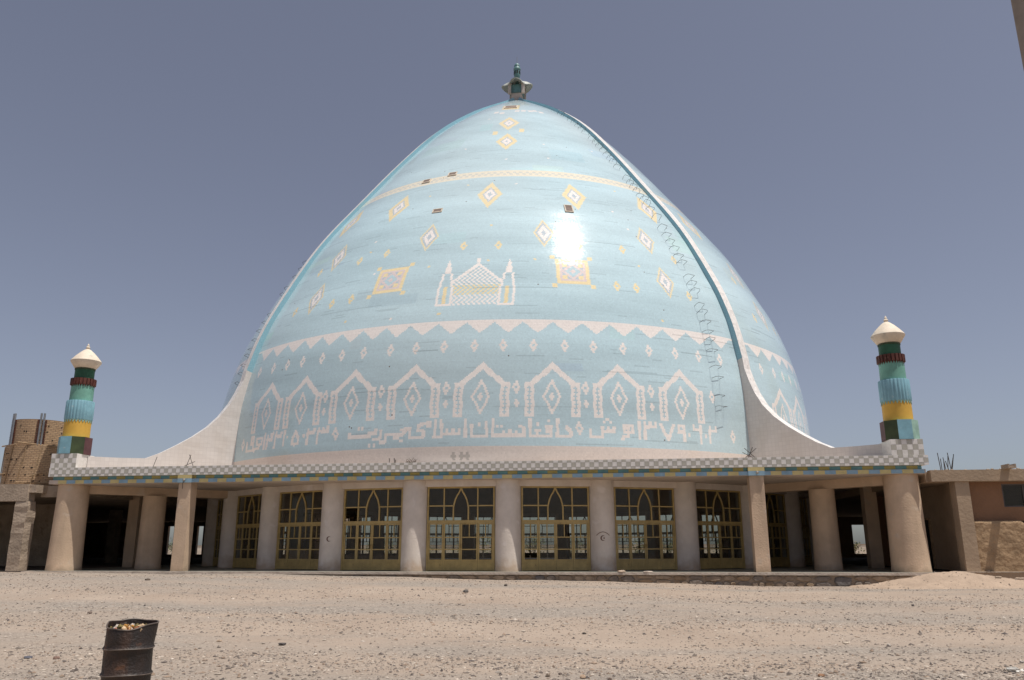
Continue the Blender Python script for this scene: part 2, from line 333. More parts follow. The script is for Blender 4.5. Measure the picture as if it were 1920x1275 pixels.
def waves(th, s):     # the shell is hand laid: slight swells
    return (0.0042*np.sin(2.6*s+1.1*np.sin(2.3*th)+0.7)+0.0016*np.sin(4.7*s+3.1*th+1.9)+0.010*np.sin(1.3*s-4.0*th+0.4)+0.0009*np.sin(7.3*s-2.2*th))*np.clip((30-s)/6, 0, 1)

TEXT_STROKES = [[(14.271,0.873),(14.859,0.658),(14.844,0.458),(13.454,0.451)],[(13.093,1.23),(13.045,0.482)],[(11.648,0.862),(12.208,0.864),(12.186,0.466),(9.408,0.46)],[(11.648,0.862),(11.638,0.669),(12.159,0.671)],[(11.91,1.165),(11.91,1.15)],[(10.155,0.696),(10.6,0.697)],[(10.374,0.615),(10.369,0.474)],[(10.365,0.982),(10.365,0.967)],[(9.408,1.231),(9.386,0.46)],[(8.544,0.792),(8.538,0.472),(4.432,0.477)],[(8.088,0.907),(8.087,0.889)],[(7.53,0.651),(7.528,0.472)],[(6.704,0.664),(6.703,0.472)],[(5.87,0.652),(5.87,0.474)],[(4.995,0.895),(4.995,0.883)],[(5.565,0.894),(5.565,0.881)],[(4.417,1.236),(4.432,0.464)],[(3.573,1.05),(3.59,0.446),(1.585,0.455),(1.561,0.956)],[(2.591,1.008),(2.592,0.994)],[(0.72,1.233),(0.747,0.485)],[(-0.094,0.76),(-0.084,0.58),(-2.497,0.599)],[(-0.926,0.766),(-0.915,0.586)],[(-1.746,0.76),(-1.733,0.592)],[(-2.552,1.221),(-2.523,0.445),(-3.52,0.441)],[(-3.364,1.229),(-3.401,0.594)],[(-4.496,1.137),(-4.169,1.133),(-4.149,0.951),(-4.475,0.954),(-4.496,1.137)],[(-4.516,1.103),(-5.569,1.045),(-5.791,0.93),(-5.777,0.8),(-5.221,0.773),(-4.978,0.687),(-4.974,0.506),(-5.265,0.445),(-6.963,0.463),(-6.974,0.854)],[(-8.129,0.85),(-7.446,0.859),(-8.015,0.606),(-8.988,0.606)],[(-8.181,0.318),(-8.176,0.302)],[(-9.202,0.656),(-8.752,0.65),(-8.725,0.472),(-9.174,0.478),(-9.202,0.656)],[(-9.24,0.636),(-10.481,0.648),(-10.436,0.366),(-10.677,0.291),(-11.26,0.286)],[(-11.23,0.849),(-11.188,0.612),(-11.371,0.445),(-12.344,0.433)],[(-12.002,0.901),(-11.972,0.73),(-12.962,0.741),(-13.025,0.615),(-16.151,0.604),(-16.165,0.783)],[(-12.948,0.189),(-12.946,0.173)],[(-12.133,0.184),(-12.131,0.169)],[(-14.691,1.019),(-14.69,1.003)],[(-14.193,1.015),(-14.187,0.999)],[(-19.988,1.189),(-19.972,0.984),(-21.758,1.018),(-21.771,0.468)],[(-20.782,1.167),(-20.733,1.015)],[(-21.599,1.159),(-21.558,1.035)],[(-22.438,1.167),(-22.458,0.988),(-23.66,0.999)],[(-23.658,1.17),(-23.781,0.472)],[(-24.455,0.872),(-24.448,0.856)],[(-26.183,1.14),(-26.69,0.805),(-26.789,0.53),(-26.278,0.489),(-25.548,0.527),(-25.6,0.832),(-26.183,1.14)],[(-27.873,0.9),(-27.866,0.883)],[(-28.556,1.178),(-28.714,0.494)],[(-29.307,1.171),(-29.417,0.996),(-30.603,1.01)],[(-30.554,1.18),(-30.8,0.492)],[(-31.239,1.2),(-31.776,1.116),(-31.42,1.02),(-31.482,0.873),(-32.534,0.881)],[(-32.573,1.083),(-32.738,0.487)],[(-33.355,1.179),(-33.456,0.478)],[(-35.571,1.03),(-34.082,1.013),(-34.131,0.703),(-35.375,0.705),(-35.571,1.03)],[(-34.736,0.686),(-34.796,0.515),(-36.022,0.491),(-36.08,0.392)],[(-36.457,1.131),(-36.49,0.802),(-37.139,0.81),(-37.1,1.132),(-36.457,1.131)],[(-36.49,0.796),(-36.529,0.454),(-38.493,0.445),(-38.455,0.871)],[(17.593,0.767),(17.559,0.445),(19.205,0.459),(19.256,0.899)],[(19.235,0.717),(20.878,0.734),(20.904,0.917)],[(20.046,0.907),(20.021,0.725)],[(19.574,1.158),(19.573,1.143)],[(20.007,1.294),(20.003,1.278)],[(20.424,1.168),(20.423,1.152)],[(22.406,1.008),(23.639,1.025),(23.585,0.727),(22.359,0.712),(22.406,1.008)],[(23.017,0.995),(22.989,0.733)],[(23.008,0.707),(22.979,0.519),(22.183,0.502),(22.154,0.411)],[(24.664,1.182),(24.621,0.446)],[(25.51,1.185),(25.484,0.452)],[(25.514,0.999),(27.144,1.017),(27.141,1.19)],[(26.322,1.19),(26.301,1.017)],[(27.962,1.151),(29.088,0.453)],[(30.029,1.157),(29.088,0.453)],[(31.704,0.873),(30.889,0.857),(30.948,1.148),(31.742,1.17),(31.805,0.433)],[(32.599,0.737),(32.593,0.721)],[(33.436,1.179),(33.447,1.022),(34.57,1.035)],[(34.675,1.193),(34.714,0.426)],[(35.587,0.739),(35.581,0.722)],[(36.417,1.193),(36.375,0.454)],[(36.404,1.006),(37.579,1.028),(37.624,1.2)]]
TEXT_GEMS = [(16.13, 0.86), (41.02, 0.877), (-18.474, 0.857), (-39.768, 0.868)]
YDOTS = [(2.95, 10.08), (-7.19, 9.91), (-4.04, 6.67), (2.92, 12.9), (10.76, 10.14), (29.23, 10.23), (30.59, 6.63), (-20.28, 6.81), (-4.21, 6.68), (-3.68, 17.26), (-12.61, 16.47), (32.66, 17.33), (36.89, 15.71), (-21.03, 11.83)]
WDOTS = [(-11.92, 6.62), (-20.94, 12.63), (-17.63, 9.88), (28.55, 14.77), (30.18, 13.24), (7.93, 17.15), (17.69, 22.53), (35.26, 22.63), (17.75, 20.56), (5.22, 20.29), (-9.06, 22.29), (-4.92, 27.18)]
DASH = [(-2.35, 28.68), (1.35, 28.39), (10.3, 28.81), (14.23, 28.91), (18.17, 28.91), (21.16, 29.09), (24.77, 28.85)]

TT = 0.064
BLUE, WHITE, YEL, GREY, CREAM, BASE, PINK, MARK, BCK = range(9)
PAL = np.array([(0.475, 0.622, 0.672), (0.82, 0.765, 0.725), (0.79, 0.66, 0.40), (0.46, 0.53, 0.58), (0.76, 0.70, 0.56), (0.68, 0.605, 0.55), (0.68, 0.585, 0.57), (0.44, 0.40, 0.36), (0.60, 0.60, 0.55)])

def m_gem(dx, dy, c=WHITE):
    k = (dy+5)//2; wd = np.select([k == 0, k == 1, k == 2, k == 3, k == 4], [1, 2, 3, 2, 1], 0); x = np.abs(dx+0.5)
    return np.where((x < wd) & ~((k == 2) & (x < 1)), c, -1)
def m_cross(dx, dy):
    k = (dy+3)//2; wd = np.select([k == 0, k == 1, k == 2], [1, 2, 1], 0); return np.where(np.abs(dx+0.5) < wd, WHITE, -1)
def m_arch(dx, dy):
    o = np.full(dx.shape, -1); a = np.abs(dx)
    pil = (a >= 14) & (a <= 20) & (dy >= 0) & (dy <= 25); o[pil] = WHITE
    u = a-17; p = dy-2; inb = pil & (p >= 0) & (p < 21)
    o[inb & ((u == 0) | ((p % 3 == 1) & (np.abs(u) <= 1)))] = BLUE
    up = 25+(1-a/17.5)*16; o[(a <= 17.5) & (dy <= up) & (dy > up-5.6) & ~((a >= 14) & (dy <= 25))] = WHITE
    x = np.abs(dx+0.5); k = np.floor((dy-15+1)/2); kk = np.abs(k); pos = 6-kk
    o[(kk <= 6) & (x > pos-1) & (x < pos+1)] = WHITE
    o[((k == 0) & (x < 2)) | ((kk == 1) & (x < 1))] = WHITE
    return o
def m_dia(hw, hh, e):
    def f(dx, dy):
        n = np.abs(dx)/hw+np.abs(dy)/hh; o = np.full(dx.shape, -1)
        o[n <= 1.04] = YEL; o[n < e[0]] = GREY; o[n < e[1]] = WHITE; o[n < e[2]] = GREY; return o
    return f
def m_square(dx, dy):
    ax, ay = np.abs(dx), np.abs(dy); n = np.maximum(ax, ay); d = ax+ay; o = np.full(dx.shape, -1)
    o[n <= 13] = YEL; o[n <= 10] = PINK; o[n <= 8] = GREY; o[(ax >= 5) & (ax <= 8) & (ay >= 5) & (ay <= 8)] = YEL
    o[(d <= 9)] = PINK; o[d <= 6] = BLUE; o[d <= 2] = PINK
    o[(ax >= 14) & (ax <= 17) & (ay >= 14) & (ay <= 17)] = YEL; return o
def m_tower(dx, dy):
    a = np.abs(dx); o = np.full(dx.shape, -1)
    wd = np.select([dy < 19, dy < 26, dy < 33, dy < 40, dy < 45, dy < 48], [6, 5, 4, 2, 1, 0], -1)
    s = (a <= wd) & (dy >= 0); o[s & ((a > wd-2) | (dy < 2) | (dy >= 33))] = WHITE; o[(a <= 1) & (dy >= 2) & (dy < 19)] = YEL; return o
def m_mosque(dx, dy):
    a = np.abs(dx); o = np.full(dx.shape, -1); up = 25+18*(1-a/19); inn = (a <= 19) & (dy >= 0) & (dy <= up)
    ck = ((dx+200)//2+dy//2) % 2 == 0
    o[inn & ck] = WHITE; o[inn & ck & (dy >= 10) & (dy < 20)] = YEL; o[inn & (dy > up-2.6)] = WHITE
    o[(a <= 1) & (dy > 43) & (dy <= 48)] = WHITE
    l = m_tower(dx+24, dy); o = np.where(l >= 0, l, o); r = m_tower(dx-25, dy+1); return np.where(r >= 0, r, o)
def m_dot(c):
    return lambda dx, dy: np.where((dx >= 0) & (dx <= 1) & (dy >= 0) & (dy <= 1), c, -1)
ARCH = [-33.84, -25.6, -16.3, -6.76, 2.84, 12.5, 21.94, 31.85]
PEAK = [-41.2, -37.2, -32.9, -28.5, -24.55, -20.54, -16.56, -12.58, -8.64, -4.30, -0.03, 4.05, 8.18, 12.55, 16.93, 21.10, 25.47, 29.87, 34.25, 39.0, 43.4]
GEMS = [-39.0, -34.6, -30.78, -27.15, -22.98, -19.12, -15.24, -10.83, -6.84, -2.62, 1.78, 5.87, 10.10, 14.59, 18.79, 23.27, 27.38, 31.89, 36.21, 40.6]
big = m_dia(11, 22, (.62, .48, .2)); mid = m_dia(8.6, 17, (.84, .62, .28)); top = m_dia(10.5, 19, (.60, .46, .14))
MOT = [(t, 1.36, m_arch, 22, 0, 44) for t in ARCH] + [(t, 4.87, m_gem, 4, 6, 6) for t in GEMS]
for a_, b_ in list(zip(ARCH[1:], ARCH[2:])): MOT += [((a_+b_)/2, 2.78, m_gem, 4, 6, 6), ((a_+b_)/2, 2.02, m_cross, 3, 4, 4)]
MOT += [(37.6, 2.78, m_gem, 4, 6, 6)]
MOT += [(t, s, big, 12, 24, 24) for t, s in ((2.11, 15.97), (20.9, 15.96), (-20.0, 15.85), (39.5, 15.9), (-36, 15.9))]
MOT += [(t, s, mid, 10, 18, 18) for t, s in ((-8.69, 12.31), (12.78, 12.23), (33.39, 12.5), (33.65, 9.3), (-29.81, 8.97), (-29.86, 12.13))]
MOT += [(t, s, top, 12, 21, 21) for t, s in ((5.67, 26.0), (5.23, 22.95))]
MOT += [(t, s, m_square, 18, 18, 18) for t, s in ((-13.7, 9.25), (16.96, 9.35))]
MOT += [(t, s, lambda x, y: m_gem(x, y, YEL), 4, 6, 6) for t, s in ((-16.65, 11.48), (-22.63, 11.31), (-1.45, 11.38), (4.79, 11.32), (27.28, 11.4), (24.1, 8.62), (27.52, 8.62), (-20.46, 8.33), (-24.63, 8.26), (18.97, 11.33), (38.3, 11.3), (37.9, 8.6), (-34.5, 8.4), (-33.8, 11.3))]
SIDE = [m for m in MOT]
MOT += [(1.15, 7.2, m_mosque, 34, 2, 52)]
MOT += [(t, s, m_gem, 4, 6, 6) for t, s in TEXT_GEMS]
MOT += [(t, s, m_dot(YEL), 2, 1, 3) for t, s in YDOTS] + [(t, s, m_dot(WHITE), 2, 1, 3) for t, s in WDOTS]
MOT += [(t, s, lambda x, y: np.where((np.abs(x) <= 2) & (np.abs(y) <= 4), YEL, -1), 4, 6, 6) for t, s in ((0.5, 24.33), (10.9, 24.7))]
MOT += [(t, s, lambda x, y: np.where((np.abs(x) <= 2) & (np.abs(y) <= 3), WHITE, -1), 4, 6, 6) for t, s in DASH]
MOT += [(6.35, 30.15, lambda x, y: np.where((np.abs(x) <= 9) & (np.abs(y) <= 12), YEL, -1), 12, 14, 14)]
MOT += [(t, -0.4, m_cross, 3, 4, 4) for t in (-0.65, 0.3, 1.2)]
def lean(t, s):
    z, r = dome_zr(s); return t-math.degrees(float(shx(z))*math.cos(math.radians(t))/float(r))
MOT = [(lean(t, s), s, f, a, b, c, 0) for t, s, f, a, b, c in MOT]+[(t+90, s, f, a, b, c, 0) for t, s, f, a, b, c in SIDE]

def tiles(t, th0, th1, detail):
    """one quad per tile; returns corner points, colours, tilts"""
    s0, s1 = sd_[0], sd_[-1]; nr = int((s1-s0)/t); V = []; TH = []; SS = []; RR = []; RS = [0]; JJ = []
    a0, a1 = math.radians(th0), math.radians(th1)
    for j in range(nr):
        sa, sb = s0+j*t, s0+(j+1)*t
        (za, ra), (zb, rb) = dome_zr(sa), dome_zr(sb); rm = (ra+rb)/2
        n = max(4, int(round((a1-a0)*rm/t))); e = np.linspace(a0, a1, n+1)
        wa, wb = ra+waves(e, sa), rb+waves(e, sb)
        p0 = np.stack([wa*np.sin(e)+shx(za), -wa*np.cos(e), np.full(n+1, za)], -1); p1 = np.stack([wb*np.sin(e)+shx(zb), -wb*np.cos(e), np.full(n+1, zb)], -1)
        V.append(np.stack([p0[:-1], p0[1:], p1[1:], p1[:-1]], 1))
        TH.append(np.degrees((e[:-1]+e[1:])/2)); SS.append(np.full(n, (sa+sb)/2)); RR.append(np.full(n, rm)); JJ.append(np.full(n, j)); RS.append(RS[-1]+n)
    V = np.concatenate(V); TH = np.concatenate(TH); SS = np.concatenate(SS); RR = np.concatenate(RR); JJ = np.concatenate(JJ); RS = np.array(RS)
    code = np.zeros(len(TH), int)
    thq = (TH+45) % 90-45
    # zigzag band, checked band, white foot
    pk = np.array(PEAK); i = np.clip(np.searchsorted(pk, thq)-1, 0, len(pk)-2); fr = np.clip((thq-pk[i])/(pk[i+1]-pk[i]), 0, 1)
    low = 6.14-0.60*(1-np.abs(2*fr-1)); code[(SS < 6.30) & (SS > low)] = WHITE
    bd = (SS > 18.10) & (SS < 18.86); q = ((SS-18.10)/0.19).astype(int); ck = (np.floor(np.radians(TH)*RR/0.19).astype(int)+q) % 2
    code[bd] = np.where(((q == 0) | (q == 3) | (ck == 0))[bd], CREAM, BLUE)
    code[bd & (q > 0) & (q < 3) & (ck == 1)] = BCK
    code[SS < 0] = BASE
    if detail:
        for tc, s_, f, hw, b, c, _ in MOT:
            if tc > th1+6: continue
            j0 = max(0, int((s_-b*t-s0)/t)); j1 = min(nr-1, int((s_+c*t-s0)/t)+1)
            sl = slice(RS[j0], RS[j1+1]); x = np.round(np.radians(TH[sl]-tc)*RR[sl]/t).astype(int)
            dy = np.round((SS[sl]-s_)/t).astype(int); mk = np.abs(x) <= hw
            if not mk.any(): continue
            r = f(x[mk], dy[mk]); idx = np.arange(RS[j0], RS[j1+1])[mk]
            ok = r >= 0; vv = r[ok]
            if s_ < 0: vv = np.full(vv.shape, MARK)
            code[idx[ok]] = vv
        for st in TEXT_STROKES:
            p = np.array(st); j0 = max(0, int((p[:, 1].min()-.2-s0)/t)); j1 = min(nr-1, int((p[:, 1].max()+.2-s0)/t)+1)
            sl = slice(RS[j0], RS[j1+1]); mk = (TH[sl] > p[:, 0].min()-.6) & (TH[sl] < p[:, 0].max()+.6); idx = np.arange(RS[j0], RS[j1+1])[mk]
            k = math.radians(1)*19.72; P = np.stack([TH[idx]*k, SS[idx]], -1); Q = p*np.array([k, 1.0])
            for a, b in zip(Q[:-1], Q[1:]):
                d = b-a; u = np.clip(((P-a)@d)/max(d@d, 1e-9), 0, 1); e = P-a-u[:, None]*d
                code[idx[np.maximum(np.abs(e[:, 0]), np.abs(e[:, 1])) <= 0.076]] = WHITE
    c = PAL[code].copy(); n = len(c); g = rng.normal(1, 0.03, n)
    row = rng.normal(1, 0.013, nr+1)[JJ]
    chunk = ((TH*7.3+JJ*13.7)//(9+(JJ*7) % 23)).astype(int); g2 = (np.sin(chunk*12.9898+JJ*78.233)*43758.5453) % 1
    g3 = 1-0.16*((g2 > 0.982) & (code == BLUE))
    slow = 1+0.05*np.sin(0.05*TH+1.1*SS+1.7*np.sin(0.31*SS))+0.035*np.sin(0.11*TH-2.3*SS)+0.02*np.sin(0.3*TH+5.1*SS)
    c *= (g*row*g3*np.where(code == BLUE, slow, 1))[:, None]
    dust_pale = np.clip(0.10+0.09*np.sin(0.13*TH+2.1)+0.07*np.sin(0.47*SS+.05*TH), 0, .3)[:, None]     # dust lying on the glaze
    dust_pale = dust_pale+np.clip((SS-14)/24, 0, 1)[:, None]*(.32+.14*np.sin(0.21*TH+1.3*np.sin(.5*SS)))[:, None]     # more pale grey-beige towards the crown
    c = c*(1-dust_pale*0.5)+np.array((0.60, 0.57, 0.53))*dust_pale*0.5
    for _ in range(46 if detail else 0):     # repairs set in a slightly different glaze
        pt, ps, pw, ph = rng.uniform(th0, th1), rng.uniform(.2, 26), rng.uniform(.3, 1.6), rng.uniform(.12, .7)
        mk = (np.abs(SS-ps) < ph) & (np.abs(np.radians(TH-pt)*RR) < pw) & (code == BLUE); c[mk] *= rng.uniform(.90, 1.07, 3)*.5+rng.uniform(.93, 1.05)*.5
    for _ in range(70 if detail else 0):    # open joints where a course has opened up
        pt, ps, pw = rng.uniform(th0, th1), rng.uniform(-1, 22), rng.uniform(.4, 2.6)
        mk = (np.abs(SS-ps) < t*.5) & (np.abs(np.radians(TH-pt)*RR) < pw); c[mk] *= rng.uniform(.76, .92)
    # missing tiles
    miss = rng.random(n) < 0.00022; c[miss] = (0.16, 0.12, 0.10)
    return V, c, rng.normal(0, 0.009, (n, 3))
def build_dome():
    parts = [tiles(TT, -64, 88, True), tiles(TT*3, 88, 296, False)]
    V = np.concatenate([p[0] for p in parts]).reshape(-1, 3); Cc = np.concatenate([p[1] for p in parts]); Tl = np.concatenate([p[2] for p in parts]); n = len(Cc)
    me = bpy.data.meshes.new('dome'); me.vertices.add(len(V)); me.vertices.foreach_set('co', V.ravel().astype(np.float32))
    me.loops.add(n*4); me.loops.foreach_set('vertex_index', np.arange(n*4, dtype=np.int32)); me.polygons.add(n)
    me.polygons.foreach_set('loop_start', np.arange(0, n*4, 4, dtype=np.int32)); me.update(calc_edges=True)
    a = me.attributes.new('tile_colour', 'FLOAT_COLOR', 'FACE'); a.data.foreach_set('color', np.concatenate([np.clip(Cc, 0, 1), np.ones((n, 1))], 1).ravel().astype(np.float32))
    a = me.attributes.new('tile_tilt', 'FLOAT_VECTOR', 'FACE'); a.data.foreach_set('vector', Tl.ravel().astype(np.float32))
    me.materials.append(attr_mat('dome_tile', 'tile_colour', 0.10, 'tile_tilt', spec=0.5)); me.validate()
    o = link('dome', me, mosque); o['kind'] = 'stuff'; return o
dome = build_dome(); del dome['kind']
mb = MB(); mb.lathe([(float(np.interp(z, zd, rd))-0.22, z) for z in np.linspace(4.36, 34.3, 40)], 72); mb.v = [(x+float(shx(z)), y, z) for x, y, z in mb.v]; mb.build('inner_shell', M['soffit'], dome, smooth=True)
# open vents in the shell
for th, s_, wd, hh in ((18.71, 14.55, .42, .62), (-8.77, 14.67, .52, .3), (-9.18, 18.96, .5, .34), (-16.48, 18.62, .5, .34), (6.35, 30.25, .85, .75)):
    z, r = dome_zr(s_); t = math.radians(lean(th, s_)); sl = float(np.interp(z, zd, np.gradient(rd, zd)))
    nrm = Vector((math.sin(t), -math.cos(t), -sl)).normalized(); tv = Vector((math.cos(t), math.sin(t), 0)); mv = nrm.cross(tv)
    p = Vector((r*math.sin(t)+float(shx(z)), -r*math.cos(t), float(z))); mb = MB()
    for sx, sy, ax, ay in ((0, 1, wd/2+.03, .025), (0, -1, wd/2+.03, .025), (1, 0, .03, hh/2), (-1, 0, .03, hh/2)):
        mb.obox(p+tv*sx*wd/2+mv*sy*hh/2+nrm*0.02, tv*ax, mv*ay, nrm*.03, 0)
    mb.obox(p+nrm*0.012, tv*wd/2, mv*hh/2, nrm*.02, 1)
    mb.build('vent', [M['m_cap'], mat('vent_board', (0.22, 0.165, 0.14), .9)], dome)

# ribs
FLARE = [(19.56, 10.6), (19.66, 10.0), (19.92, 9.3), (20.22, 8.65), (20.66, 7.95), (21.22, 7.32), (21.92, 6.75), (22.66, 6.25), (23.4, 5.8), (24.15, 5.45), (25.3, 5.41), (26.75, 5.39)]
def make_rib(az, rungs, bend=0.0, rtop=30.0):
    pin, pout = [], []
    for z in np.linspace(34.9, 10.9, 46):
        zz = min(z, 34.3); r = dome_at(zz)-(z-zz)*1.2; sl = float(np.interp(zz, zd, np.gradient(rd, zd))); L_ = math.hypot(1, sl)
        o = (0.21+.10*max(0, (20-z)/9))*min(1, 0.4+(34.9-z)/4); pin.append((r-.35, z-.2)); pout.append((r+o/L_, z-sl*o/L_))
    for i, (r, z) in enumerate(FLARE):
        zi = max(4.74, 10.4-i*0.66); pin.append((dome_at(max(zi, 4.36))-.35 if i < 9 else r, zi if i < 9 else 4.73)); pout.append((r, z))
    h = 0.27; a = math.radians(az); e = Vector((math.sin(a), -math.cos(a), 0)); tv = Vector((math.cos(a), math.sin(a), 0)); mb = MB(); uvs = []; acc = 0
    def P(q, s):
        b_ = a+math.radians(bend)*min(1, max(0, (q[0]-20)/6)) if q[1] < 11 else a
        e_ = Vector((math.sin(b_), -math.cos(b_), 0)); return e_*q[0]+tv*s*h+Vector((float(shx(q[1])), 0, q[1]))
    for i in range(len(pin)-1):
        b = 0 if pout[i+1][1] > 10.0 else 1
        for s in (-1, 1):
            q = [P(pin[i], s), P(pin[i+1], s), P(pout[i+1], s), P(pout[i], s)]; u = [pin[i], pin[i+1], pout[i+1], pout[i]]
            if s > 0: q.reverse(); u.reverse()
            mb.add(q, [(0, 1, 2, 3)], b); uvs += u
        d = math.dist(pout[i], pout[i+1])
        mb.add([P(pout[i], -1), P(pout[i+1], -1), P(pout[i+1], 1), P(pout[i], 1)], [(0, 1, 2, 3)], 2 if pout[i][1] > 5.42 else 1); uvs += [(0, acc), (0, acc+d), (2*h, acc+d), (2*h, acc)]; acc += d
    mb.add([P(pin[-1], -1), P(pin[-1], 1), P(pout[-1], 1), P(pout[-1], -1)], [(0, 1, 2, 3)], 1); uvs += [(0, 0), (1, 0), (1, 1), (0, 1)]
    me_o = mb.build('dome_rib', [M['finblue'], M['white'], M['fintop']], mosque)
    uvl = me_o.data.uv_layers.new(name='UVMap'); uvl.data.foreach_set('uv', [c for p in uvs for c in p])
    if rungs:
        s_ = 2.3 if az > 0 else 4.6; k = 0
        while s_ < rtop:
            z, r = dome_zr(s_); z = float(z); r = float(r)
            off = float(np.interp(z, [7, 13, 16, 18.6, 21.7, 26, 31, 34], [2.25, 2.25, 2.0, 1.85, 1.35, .95, .75, .6]))*(1 if az > 0 else .6)
            t = a-off/r; sl = float(np.interp(z, zd, np.gradient(rd, zd))); nrm = Vector((math.sin(t), -math.cos(t), -sl)).normalized(); tt = Vector((math.cos(t), math.sin(t), 0)); mm = nrm.cross(tt)
            p = Vector((r*math.sin(t)+float(shx(z)), -r*math.cos(t), z)); wd = 0.27+random.uniform(-.02, .02); bend = random.uniform(-.10, .10); out_ = (.27+random.uniform(-.04, .06))*(1 if s_ < 17 else .72)*(1 if az > 0 else .62)
            mb = MB(); mb.tube([p-tt*wd-nrm*.03, p-tt*wd+nrm*(out_-.06)+mm*bend*.4, p-tt*(wd-.07)+nrm*(out_+.06)+mm*bend, p+tt*(wd-.03)+nrm*(out_+.03)+mm*(bend+.02), p+tt*wd+nrm*(out_-.05)+mm*bend*.5, p+tt*wd-nrm*.03], 0.0105, 5)
            if random.random() > 0.07: mb.build('rung', M['rebar'], me_o)
            s_ += random.uniform(.46, .62) if random.random() > .08 else .95
    return me_o
for a_ in ((45.3, True, 0.0, 29.8), (-43.4, True, -1.3, 13.5), (135, False), (-135, False)): make_rib(*a_)

# finial
fin = MB(); fin.box(-.42, .42, -.42, .42, 34.2, 35.5); fin = fin.build('finial', M['fincap'], mosque); fin.location.x = float(shx(35))
mb = MB(); mb.box(-.5, .5, -.5, .5, 35.5, 36.2); mb.build('panel_box', M['teal'], fin)
for sx in (-1, 1):
    for sy in (-1, 1):
        mb = MB(); mb.box(sx*.53-.12, sx*.53+.12, sy*.53-.12, sy*.53+.12, 35.4, 36.25); mb.build('corner_post', M['fincap'], fin)
mb = MB(); N = 72; vs = []
for ring, (rr, amp, zz) in enumerate(((0.0, 0, 36.72), (.45, .03, 36.68), (.8, .07, 36.52), (1.10, .12, 36.24), (1.09, .12, 36.18), (.8, .07, 36.43), (.4, .03, 36.55))):
    for k in range(N):
        f_ = 2*PI*k/N; c4 = math.cos(4*f_); r_ = rr*(1+.13*c4*(rr/1.05)); vs.append((r_*math.cos(f_), r_*math.sin(f_), zz+amp*c4))
fs = [(i*N+k, i*N+(k+1) % N, (i+1)*N+(k+1) % N, (i+1)*N+k) for i in range(6) for k in range(N)]
mb.add(vs, fs); mb.build('canopy', mat('canopy_paint', (0.42, 0.44, 0.40), .6, .2, 3), fin, smooth=True)
mb = MB(); mb.lathe([(.15, 36.5), (.13, 36.75), (.2, 36.86), (.14, 36.95), (.2, 37.1), (.25, 37.3), (.25, 37.75), (.29, 37.8), (.28, 37.92), (.22, 38.05), (.24, 38.12), (.2, 38.25), (.1, 38.36), (.02, 38.4)], 20); lant = mb.build('lantern', M['teal'], fin, smooth=True)
for k in range(8):
    f_ = 2*PI*k/8+.2; mb = MB(); mb.obox((.245*math.cos(f_), .245*math.sin(f_), 37.5), (-.05*math.sin(f_), .05*math.cos(f_), 0), (.02*math.cos(f_), .02*math.sin(f_), 0), (0, 0, .13)); mb.build('opening', M['dark'], lant)
mb = MB(); mb.tube([(0, 0, 38.35), (0, 0, 38.95)], .02, 6); mb.build('spike', M['pipe'], fin)

# roof slab: square outside, round inside
def ring_square(z0, z1, rin, a, name, m, n=112):
    mb = MB(); vs = []
    for k in range(n):
        t = 2*PI*(k+.0)/n; c, s = math.cos(t), math.sin(t); q = a/max(abs(c), abs(s))
        vs += [(rin*c, rin*s, z0), (q*c, q*s, z0), (q*c, q*s, z1), (rin*c, rin*s, z1)]
    for k in range(n):
        i, j = 4*k, 4*((k+1) % n); mb.f += [(i, j, j+1, i+1), (i+1, j+1, j+2, i+2), (i+2, j+2, j+3, i+3), (i+3, j+3, j, i)]; mb.m += [0]*4
    mb.v = vs; return mb.build(name, m, mosque)
ring_square(4.0, 4.70, 19.0, 19.78, 'roof_slab', M['soffit'])
# eaves: three stepped courses on each side
for k, (p, q) in enumerate(((0, -1), (1, 0), (0, 1), (-1, 0))):
    def E(out, z0, z1, name, m, ex):
        mb = MB()
        if p == 0: mb.box(-ex, ex, *sorted((q*19.785, q*out)), z0, z1)
        else: mb.box(*sorted((p*19.785, p*out)), -ex+.3, ex-.3, z0, z1)
        return mb.build(name, m, mosque)
    E(19.995, 4.35, 4.77, 'eaves_band', M['tile_white'], 19.995)
    E(19.84, 4.185, 4.348, 'eaves_recess', M['shaded_blue'], 19.84)
    E(19.95, 4.0, 4.183, 'eaves_lip', M['soffit'], 19.95)
# glazed tiles of the front course, every tile of its middle row a piece; the half rows joined
P_ = 0.2; nT = 200; proto = {}
for nm, ma in (('w', M['tile_white']), ('g', M['tile_grey'])):
    mb = MB(); g_ = .006; mb.box(-P_/2+g_, P_/2-g_, -.012, .012, -P_/2+g_, P_/2-g_); o = mb.build('glazed_tile', ma, mosque); proto[nm] = o
used = {'w': False, 'g': False}
def put_tile(nm, x, y, z):
    o = proto[nm]
    if used[nm]: o = o.copy(); col.objects.link(o)
    used[nm] = True; o.location = (x, y, z); return o
half = {'w': MB(), 'g': MB()}
for i in range(nT):
    x = -19.9+P_*(i+.5); nm = 'wg'[i % 2]; put_tile(nm, x, -20.0+random.uniform(-.002, .002), 4.56)
    h_ = half['gw'[i % 2]]
    for z0, z1 in ((4.357, 4.455), (4.665, 4.765)): h_.box(x-P_/2+.006, x+P_/2-.006, -20.01, -19.99, z0, z1)
for nm, ma in (('w', M['tile_white']), ('g', M['tile_grey'])): half[nm].build('half_tile_course', ma, mosque, kind='stuff')
# painted blocks under the tiles
for i in range(88):
    x0 = -19.7+i*0.4475; x1 = x0+.4475; mb = MB(); mb.box(x0+.004, x1-.004, -19.852, -19.83, 4.20, 4.335); mb.build('painted_block', M['shaded_yellow'] if i % 2 else M['shaded_blue'], mosque)
    mb = MB(); mb.box(x0+.224, x1+.216, -19.962, -19.94, 4.012, 4.172); mb.build('painted_block', M['tile_blue'] if i % 2 else M['tile_yellow'], mosque)

